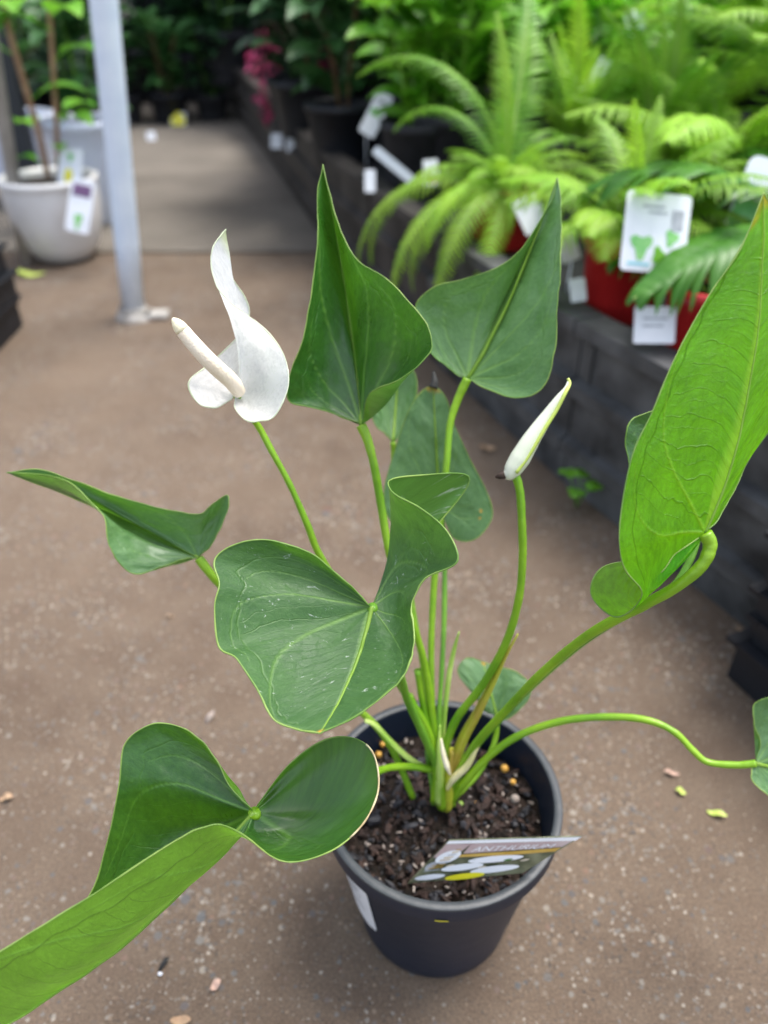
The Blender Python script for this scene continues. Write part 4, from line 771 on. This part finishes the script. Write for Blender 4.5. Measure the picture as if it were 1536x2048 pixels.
def racemes(n, seed, h0=.2, r0=.14, L=.10, drop=1):
    out_ = []; q = random.Random(seed)
    for i in range(n):
        m_ = MB(); a = q.uniform(3.9, 5.4); r_ = r0 * q.uniform(.8, 1.3); p = Vector((math.cos(a) * r_, math.sin(a) * r_, h0 * q.uniform(.8, 1.5))); m_.tube([p + Vector((0, 0, .03)), p - Vector((0, 0, L))], .002, 5)
        for k in range(40):
            c = p - Vector((0, 0, L * k / 26)) + Vector((q.uniform(-1, 1), q.uniform(-1, 1), 0)) * .028 * (1 - k / 60); leaf_into(m_, c, q.uniform(0, 6.28), q.uniform(-.9, .3), .028, .018, .8, n=2)
        out_.append(('flower_spray', m_, 'pink'))
    return out_
def heads(n, seed, h, r0, s, mk, k=12):
    out_ = []; q = random.Random(seed)
    for i in range(n):
        m_ = MB(); a = q.uniform(0, 6.28); r_ = r0 * q.uniform(.3, 1); p = Vector((math.cos(a) * r_, math.sin(a) * r_, h * q.uniform(.85, 1.1)))
        for j in range(k): leaf_into(m_, p, j * 2.4, q.uniform(-.2, 1.3), s, s * .45, .9, n=3)
        out_.append(('flower', m_, mk))
    return out_
# behind the ferns, right part of the bed
ORD = ['first', 'second', 'third', 'fourth', 'fifth', 'sixth', 'seventh', 'eighth', 'ninth', 'tenth', 'eleventh', 'twelfth']
rows_def = [
    ('front leafy row of bed', [(835, 385, 'light', .95), (905, 385, 'light', 1.05), (1010, 372, 'light', .95), (1110, 340, 'light', .95), (1220, 372, 'light', .9), (870, 345, 'light', .9), (960, 348, 'green', 1.0), (1065, 352, 'light', 1.0), (1170, 332, 'light', 1.05), (1275, 340, 'light', 1.05), (1385, 318, 'light', 1.05), (1500, 335, 'green', 1.1)]),
    ('middle leafy row of bed', [(800, 318, 'green', .9), (890, 300, 'light', 1.2), (985, 300, 'light', 1.25), (1090, 280, 'light', 1.15), (1150, 300, 'light', 1.1), (1230, 290, 'green', 1.2), (1320, 290, 'light', 1.1), (1400, 270, 'green', 1.2), (1480, 300, 'light', 1.1)]),
    ('back leafy row of bed', [(860, 215, 'mid', 1.1), (960, 205, 'green', 1.2), (1060, 200, 'mid', 1.3), (1170, 200, 'green', 1.3), (1290, 205, 'dark', 1.3), (1420, 215, 'mid', 1.4), (1540, 220, 'green', 1.4)]),
    ('black pot row at far bed end', [(690, 318, 'mid', .95), (622, 270, 'broad', 1.0), (606, 255, 'dark', 1.1), (735, 245, 'broad', 1.1), (665, 215, 'mid', 1.2), (790, 232, 'dark', 1.1)]),
]
for rn, items in rows_def:
    for i, (px, py, kd, sc) in enumerate(sorted(items)):
        p = on(px, py, BEDZ); ex = None
        if (px, py) == (606, 255): ex = racemes(6, 4, .20, .15, .11)
        if (px, py) == (735, 245): ex = racemes(3, 5, .34, .13, .07)
        if (px, py) == (890, 300): ex = None
        if (px, py) == (985, 300): ex = heads(3, 6, .36, .05, .025, 'cream')
        if (px, py) == (1385, 318): ex = heads(6, 8, .37, .09, .03, 'orange', 9)
        if (px, py) == (1320, 290): ex = heads(9, 7, .40, .10, .035, 'orange', 9)
        leafy(kd, (p.x, p.y, BEDZ), {'dark': 'dark leaved', 'broad': 'broad dark leaved', 'green': 'green leaved', 'light': 'light green leaved', 'mid': 'mid green'}[kd] + ' plant, ' + ORD[i] + ' from left in ' + rn, 'leafy plants on the raised bed', rz=px * .7, sc=sc, extra=ex)
# far wall of plants beyond the path
far = [(-2.5, 3.85, 'mid', 1.0), (-2.25, 3.8, 'dark', 1.0), (-2.0, 3.86, 'broad', 1.0), (-1.78, 3.8, 'mid', 1.0), (-1.55, 3.84, 'broad', .95), (-1.34, 3.74, 'strap', 1.0), (-1.12, 3.72, 'dark', .95), (-.93, 3.74, 'mid', .95), (-.76, 3.82, 'dark', .9)]
far += []
for i, (x, y, kd, sc) in enumerate(far):
    leafy(kd, (x, y, .004), {'dark': 'dark leaved', 'broad': 'broad dark leaved', 'strap': 'strappy blue green', 'mid': 'mid green'}[kd] + ' plant, ' + ORD[i] + ' from left in row closing off the path', 'plants across the end of the path', rz=i * 1.3, sc=sc, extra=heads(6, 9, .42, .12, .06, 'blush', 9) if i == 6 else None)
for i in range(9):
    x = -3.0 + i * .42; leafy(['broad', 'dark', 'mid', 'dark'][i % 4], (x, 4.45 + .08 * (i % 2), .0), 'tall ' + {'dark': 'dark leaved', 'broad': 'broad leaved', 'mid': 'mid green'}[['broad', 'dark', 'mid', 'dark'][i % 4]] + ' shrub, ' + ORD[i] + ' from left in second row beyond the path', 'tall shrubs behind the path end', rz=i * 2.1, sc=1.9, cat='shrub')
for i in range(11):
    x = -.7 + i * .42; y = 3.9 - .12 * i if i < 6 else 3.2; leafy(['dark', 'broad', 'mid'][i % 3], (x, y, BEDZ - .05), 'large ' + ['dark leaved', 'broad leaved', 'mid green'][i % 3] + ' shrub, ' + ORD[i] + ' from left along the bed rear', 'large shrubs along the rear of the bed', rz=i * 1.1, sc=1.8, cat='shrub')
for i in range(6):
    x = -2.9 + i * .27; leafy(['mid', 'dark', 'mid'][i % 3], (x, 2.95 + .12 * ((i * 2) % 3), .004), ['mid green', 'dark leaved', 'mid green'][i % 3] + ' plant, ' + ORD[i] + ' from left behind the white ceramic pots', 'plants behind the white pots', rz=i * 1.7, sc=1.25)
# hedge closing the view
q = random.Random(77); hd = MB()
for i in range(5200):
    x = q.uniform(-5.5, 5.5); z = q.uniform(0, 1.7); y = 5.3 + .35 * noise.noise((x * 1.3, z * 2, 0)) + q.uniform(-.12, .2)
    leaf_into(hd, (x, y, z), q.uniform(3.3, 6.1), q.uniform(-.6, .9), q.uniform(.10, .18), q.uniform(.05, .08), q.uniform(.3, 1.2), n=3)
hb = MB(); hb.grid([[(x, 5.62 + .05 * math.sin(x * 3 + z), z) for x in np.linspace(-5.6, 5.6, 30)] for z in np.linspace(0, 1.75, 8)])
hedge = thing('hedge', (0, 5.4, 0), 'dark dense hedge closing off the far end of the nursery', 'hedge'); obj('foliage', hd, M['leafd'], hedge); obj('branches', hb, M['shade'], hedge)

# ---- left side: ceramic pots
wp = Vector((-.728, 1.78, 0)); white = thing('ceramic_pot', tuple(wp), 'round weathered white ceramic pot with two cane stems standing on the floor', 'pot')
m_ = MB(); m_.lathe([(0, .004), (.050, .0), (.062, .006), (.082, .034), (.094, .075), (.100, .115), (.101, .150), (.101, .160), (.105, .165), (.104, .173), (.097, .175), (.093, .165), (.092, .13)], wp, 56); obj('bowl', m_, M['white_glaze'], white)
m_ = soil_mb(.0975, .156); m_.v = [(x + wp.x, y + wp.y, z) for x, y, z in m_.v]; obj('soil', m_, M['soil'], white)
caned = thing('caned_plant', (wp.x, wp.y, .150), 'sparse leafed plant on two bare brown cane stems in the white ceramic pot', 'potted plant')
def P3(px, py, y):  # world point on the vertical plane Y = y
    r = ray(px, py); return CO + r * (y / r.y)
for pl, r_ in (([(96, 352, 1.80), (78, 270, 1.80), (55, 190, 1.79), (32, 110, 1.78), (14, 40, 1.78), (0, -60, 1.78)], .0065), ([(118, 350, 1.83), (113, 250, 1.83), (106, 130, 1.82), (100, 40, 1.82), (96, -80, 1.82)], .0055)):
    m_ = MB(); P = spline([P3(*p) for p in pl], 5); m_.tube(P, r_, 8); obj('cane', m_, M['bamboo'], caned)
m_ = MB()
q = random.Random(5)
for px, py, L, W_, az in ((118, 250, .10, .06, -.6), (118, 235, .09, .055, 1.0), (110, 120, .11, .06, -.3), (80, 265, .08, .05, 2.4), (60, 200, .11, .05, 0.2), (30, 110, .10, .07, 3.5), (10, 70, .12, .09, 4.6), (15, 30, .12, .09, 5.2), (100, 40, .12, .07, 5.5), (103, 60, .12, .07, 3.6), (98, 0, .14, .08, .4), (115, 300, .05, .035, 5.2), (90, 330, .05, .035, 3.0), (110, 325, .05, .03, .3)):
    leaf_into(m_, P3(px, py, 1.81), az, .5, L, W_, 1.2, n=7, pet=.02)
obj('foliage', m_, M['leafl'], caned)
bp = Vector((-.735, 2.10, .0)); bl = thing('ceramic_pot', tuple(bp), 'tall pale blue ceramic pot standing behind the metal pole', 'pot')
m_ = MB(); m_.lathe([(0, .004), (.055, 0), (.062, .01), (.074, .08), (.086, .17), (.091, .222), (.097, .228), (.097, .242), (.089, .244), (.084, .23), (.080, .18)], bp, 56); obj('bowl', m_, M['blue_glaze'], bl)
m_ = soil_mb(.0825, .215); m_.v = [(x + bp.x, y + bp.y, z) for x, y, z in m_.v]; obj('soil', m_, M['soil'], bl)
bp2 = Vector((-1.0, 2.30, .0)); bl2 = thing('ceramic_pot', tuple(bp2), 'white ceramic pot partly hidden behind the bare cane stems', 'pot')
m_ = MB(); m_.lathe([(0, .004), (.06, 0), (.07, .01), (.085, .08), (.10, .17), (.105, .21), (.111, .215), (.111, .228), (.103, .23), (.098, .215), (.094, .18)], bp2, 48); obj('bowl', m_, M['blue_glaze'], bl2)
def blu_pl(c, z, label, kd, sc):
    m_, s_ = foliage(44, .30, .12, .055, .14, int(sc * 100)); t = thing('leafy_plant', (c.x, c.y, z), label, 'potted plant'); part('foliage', m_, M[kd], t, sc=sc); part('stem', s_, M['stalk_dark'], t, sc=sc)
blu_pl(bp, .21, 'green plant growing in the pale blue ceramic pot', 'leafm', 1.05); blu_pl(bp2, .19, 'green plant growing in the half hidden white ceramic pot', 'leafm', 1.1)
ps = P3(28, 345, 2.05); m_ = MB(); px_ = P3(24, 240, 1.98).x; m_.box((px_, 1.98, 1.0), (.062, .05, 2.0), .1); t_ = obj('timber_post', m_, M['post'], origin=(px_, 1.98, 0), smooth=False); bev(t_, .006); tag(t_, 'charcoal painted square post behind the white ceramic pot', 'post')
m_ = MB(); p0 = P3(32, 395, 1.72); p1 = P3(-12, 120, 1.72); dv = (p1 - p0) / (p1.z - p0.z); m_.tube([p0 - dv * p0.z, p0 + dv * (2.2 - p0.z)], .014, 16); tag(obj('plastic_pipe', m_, M['pvc'], origin=tuple(p0 - dv * p0.z)), 'dirty white plastic pipe at the left edge, beside the white ceramic pot', 'pipe')
card_tag(140, 338, 1.64, .055, .085, -3, 'white tag with a bright yellow disc on the rim of the white ceramic pot', [('yellow', blob(-.1, -.35, .38, 16, 0)), ('printgreen', blob(.0, .55, .22))], yaw=-12)
card_tag(160, 412, 1.575, .055, .105, -8, 'white tag with purple band and green leaf picture on the white ceramic pot', [('purple', rect(-.75, .35, .75, .8)), ('printgreen', blob(.0, -.55, .30))], yaw=-12, stick=False)

# ---- black tray stacks
def tray(x, y, z, w, l, rz, label, group, h=.05, name='nursery_tray'):
    t = thing(name, (x, y, z), label, 'tray', group); t.rotation_euler = (0, 0, rz); m_ = MB()
    for sx_, sy_, ww, ll in ((0, -1, w, .004), (0, 1, w, .004), (-1, 0, .004, l - .008), (1, 0, .004, l - .008)):
        m_.box((sx_ * (w / 2 - .002), sy_ * (l / 2 - .002), h / 2), (ww, ll, h))
    o = part('wall', m_, M['tray'], t); m_ = MB()
    for sx_, sy_, ww, ll in ((0, -1, w + .016, .012), (0, 1, w + .016, .012), (-1, 0, .012, l - .010), (1, 0, .012, l - .010)):
        m_.box((sx_ * (w / 2 + .002), sy_ * (l / 2 + .002), h - .001), (ww, ll, .005))
    o2 = part('rim', m_, M['tray'], t); m_ = MB(); m_.box((0, 0, .003), (w - .009, l - .009, .004)); o3 = part('base', m_, M['tray'], t)
    for o_ in (o, o2, o3): o_.data.polygons.foreach_set('use_smooth', [False] * len(o_.data.polygons))
    return t
for i, (dx, dz) in enumerate(((0, 0), (.010, .030), (.004, .058), (.014, .086), (.002, .114), (.012, .142))):
    tray(.515 + dx, .385, .001 + dz, .28, .36, R(24) + .02 * (i % 2), 'black nursery tray, ' + ORD[i] + ' from floor in right edge stack', 'stacked black trays on the right', h=.045)
for i in range(3):
    tray(-.805 + .006 * (i % 2), 1.14, .001 + i * .045, .30, .42, R(2), 'black nursery tray, ' + ORD[i] + ' from floor in left edge stack', 'stacked black trays on the left', h=.055)
for i, (x, y) in enumerate(((-1.08, 1.45), (-.985, 1.62))):
    t = thing('nursery_pot', (x, y, 0), ['near', 'far'][i] + ' one of two empty black nursery pots left of the white ceramic pot', 'pot', 'empty black pots at left'); part('pot', pot_mb(.10, .08, .2), M['tray'], t)
t = thing('nursery_pot', (.50, .46, .192), 'empty black nursery pot on the tray stack behind the big backlit leaf', 'pot'); part('pot', pot_mb(.085, .065, .10), M['tray'], t)

# ---- tags among the plants
G_ = [('printgreen', blob(-.42, -.35, .30, 14, .35)), ('leafl', blob(.15, -.55, .2, 12, .3, 2)), ('cyan', rect(-.8, -.85, -.1, -.78)), ('ink', rect(-.5, .62, .2, .68)), ('ink', rect(-.3, .48, .3, .53)), ('ink', rect(.45, .1, .8, .6)), ('printgreen', blob(.5, -.1, .2, 12, .3, 1))]
card_tag(1312, 466, .77, .068, .076, -7, 'large white picture tag with a green leaf design in front of the lime fern', G_, yaw=8, stick=False)
card_tag(1310, 650, .765, .044, .036, -4, 'white label hanging low on the front red pot', [('ink', rect(-.6, .3, .6, .4)), ('ink', rect(-.6, -.1, .4, 0))], stick=False, yaw=10)
card_tag(1156, 580, .88, .018, .026, 8, 'small white sticker beside the left side of the lime fern pot', [], stick=False)
card_tag(1062, 428, 1.02, .036, .046, 25, 'white tag among fronds above the upper right leaf', [], yaw=10)
card_tag(1135, 490, .95, .026, .040, 15, 'blank white tag between the upper right leaf and the lime fern', [], yaw=10)
card_tag(942, 510, 1.12, .035, .034, 0, 'white barcode label on the red pot of the drooping fern', [('ink', rect(-.5, .1, .6, .5)), ('ink', rect(-.5, -.4, .6, -.3))], stick=False)
card_tag(1490, 470, .84, .05, .16, -14, 'tall green and white tag behind the big backlit leaf', [('printgreen', rect(-.9, -.5, .9, .45))], yaw=-10)
card_tag(1186, 160, 1.35, .022, .085, -38, 'narrow white tag looped on a stem high in the bed', [], yaw=5, stick=False)
card_tag(752, 228, 1.52, .034, .088, -30, 'tilted pale green tag in front of the broad dark leaves', [('printgreen', rect(-.7, -.1, .5, .2)), ('ink', rect(-.6, .5, .6, .65))], yaw=5, stick=True)
card_tag(787, 330, 1.35, .016, .085, 52, 'narrow white stake tag lying across the black pots', [], stick=False)
card_tag(740, 362, 1.30, .018, .036, 0, 'small white sticker on a black pot at the far bed edge', [], stick=False)
card_tag(862, 345, 1.25, .024, .040, 5, 'small white and red tag below the light green leaves', [('red', rect(-.6, -.8, .6, -.2))], stick=False)
card_tag(1274, 45, 1.30, .035, .040, 20, 'pale tag near the orange flowers at the top', [], stick=False)
card_tag(356, 243, 3.3, .065, .07, 0, 'round yellow tag on a black pot at the end of the path', [('yellow', blob(0, .1, .95, 18, 0))], stick=False)
card_tag(303, 282, 3.0, .035, .07, 4, 'small white tag at the end of the path right of the pole', [], stick=False)
card_tag(553, 282, 2.2, .032, .040, 0, 'left one of two small white tags on the far black pots', [], stick=False, group='pair of far white tags')
card_tag(584, 290, 2.1, .030, .036, 0, 'right one of two small white tags on the far black pots', [], stick=False, group='pair of far white tags')

# unseen roof, added over the far end to darken the background
rf = MB(); rf.box((0, 6.0, 2.62), (12, 3.4, .03)); tag(obj('added_shade_roof', rf, M['shade'], smooth=False), kind='structure')
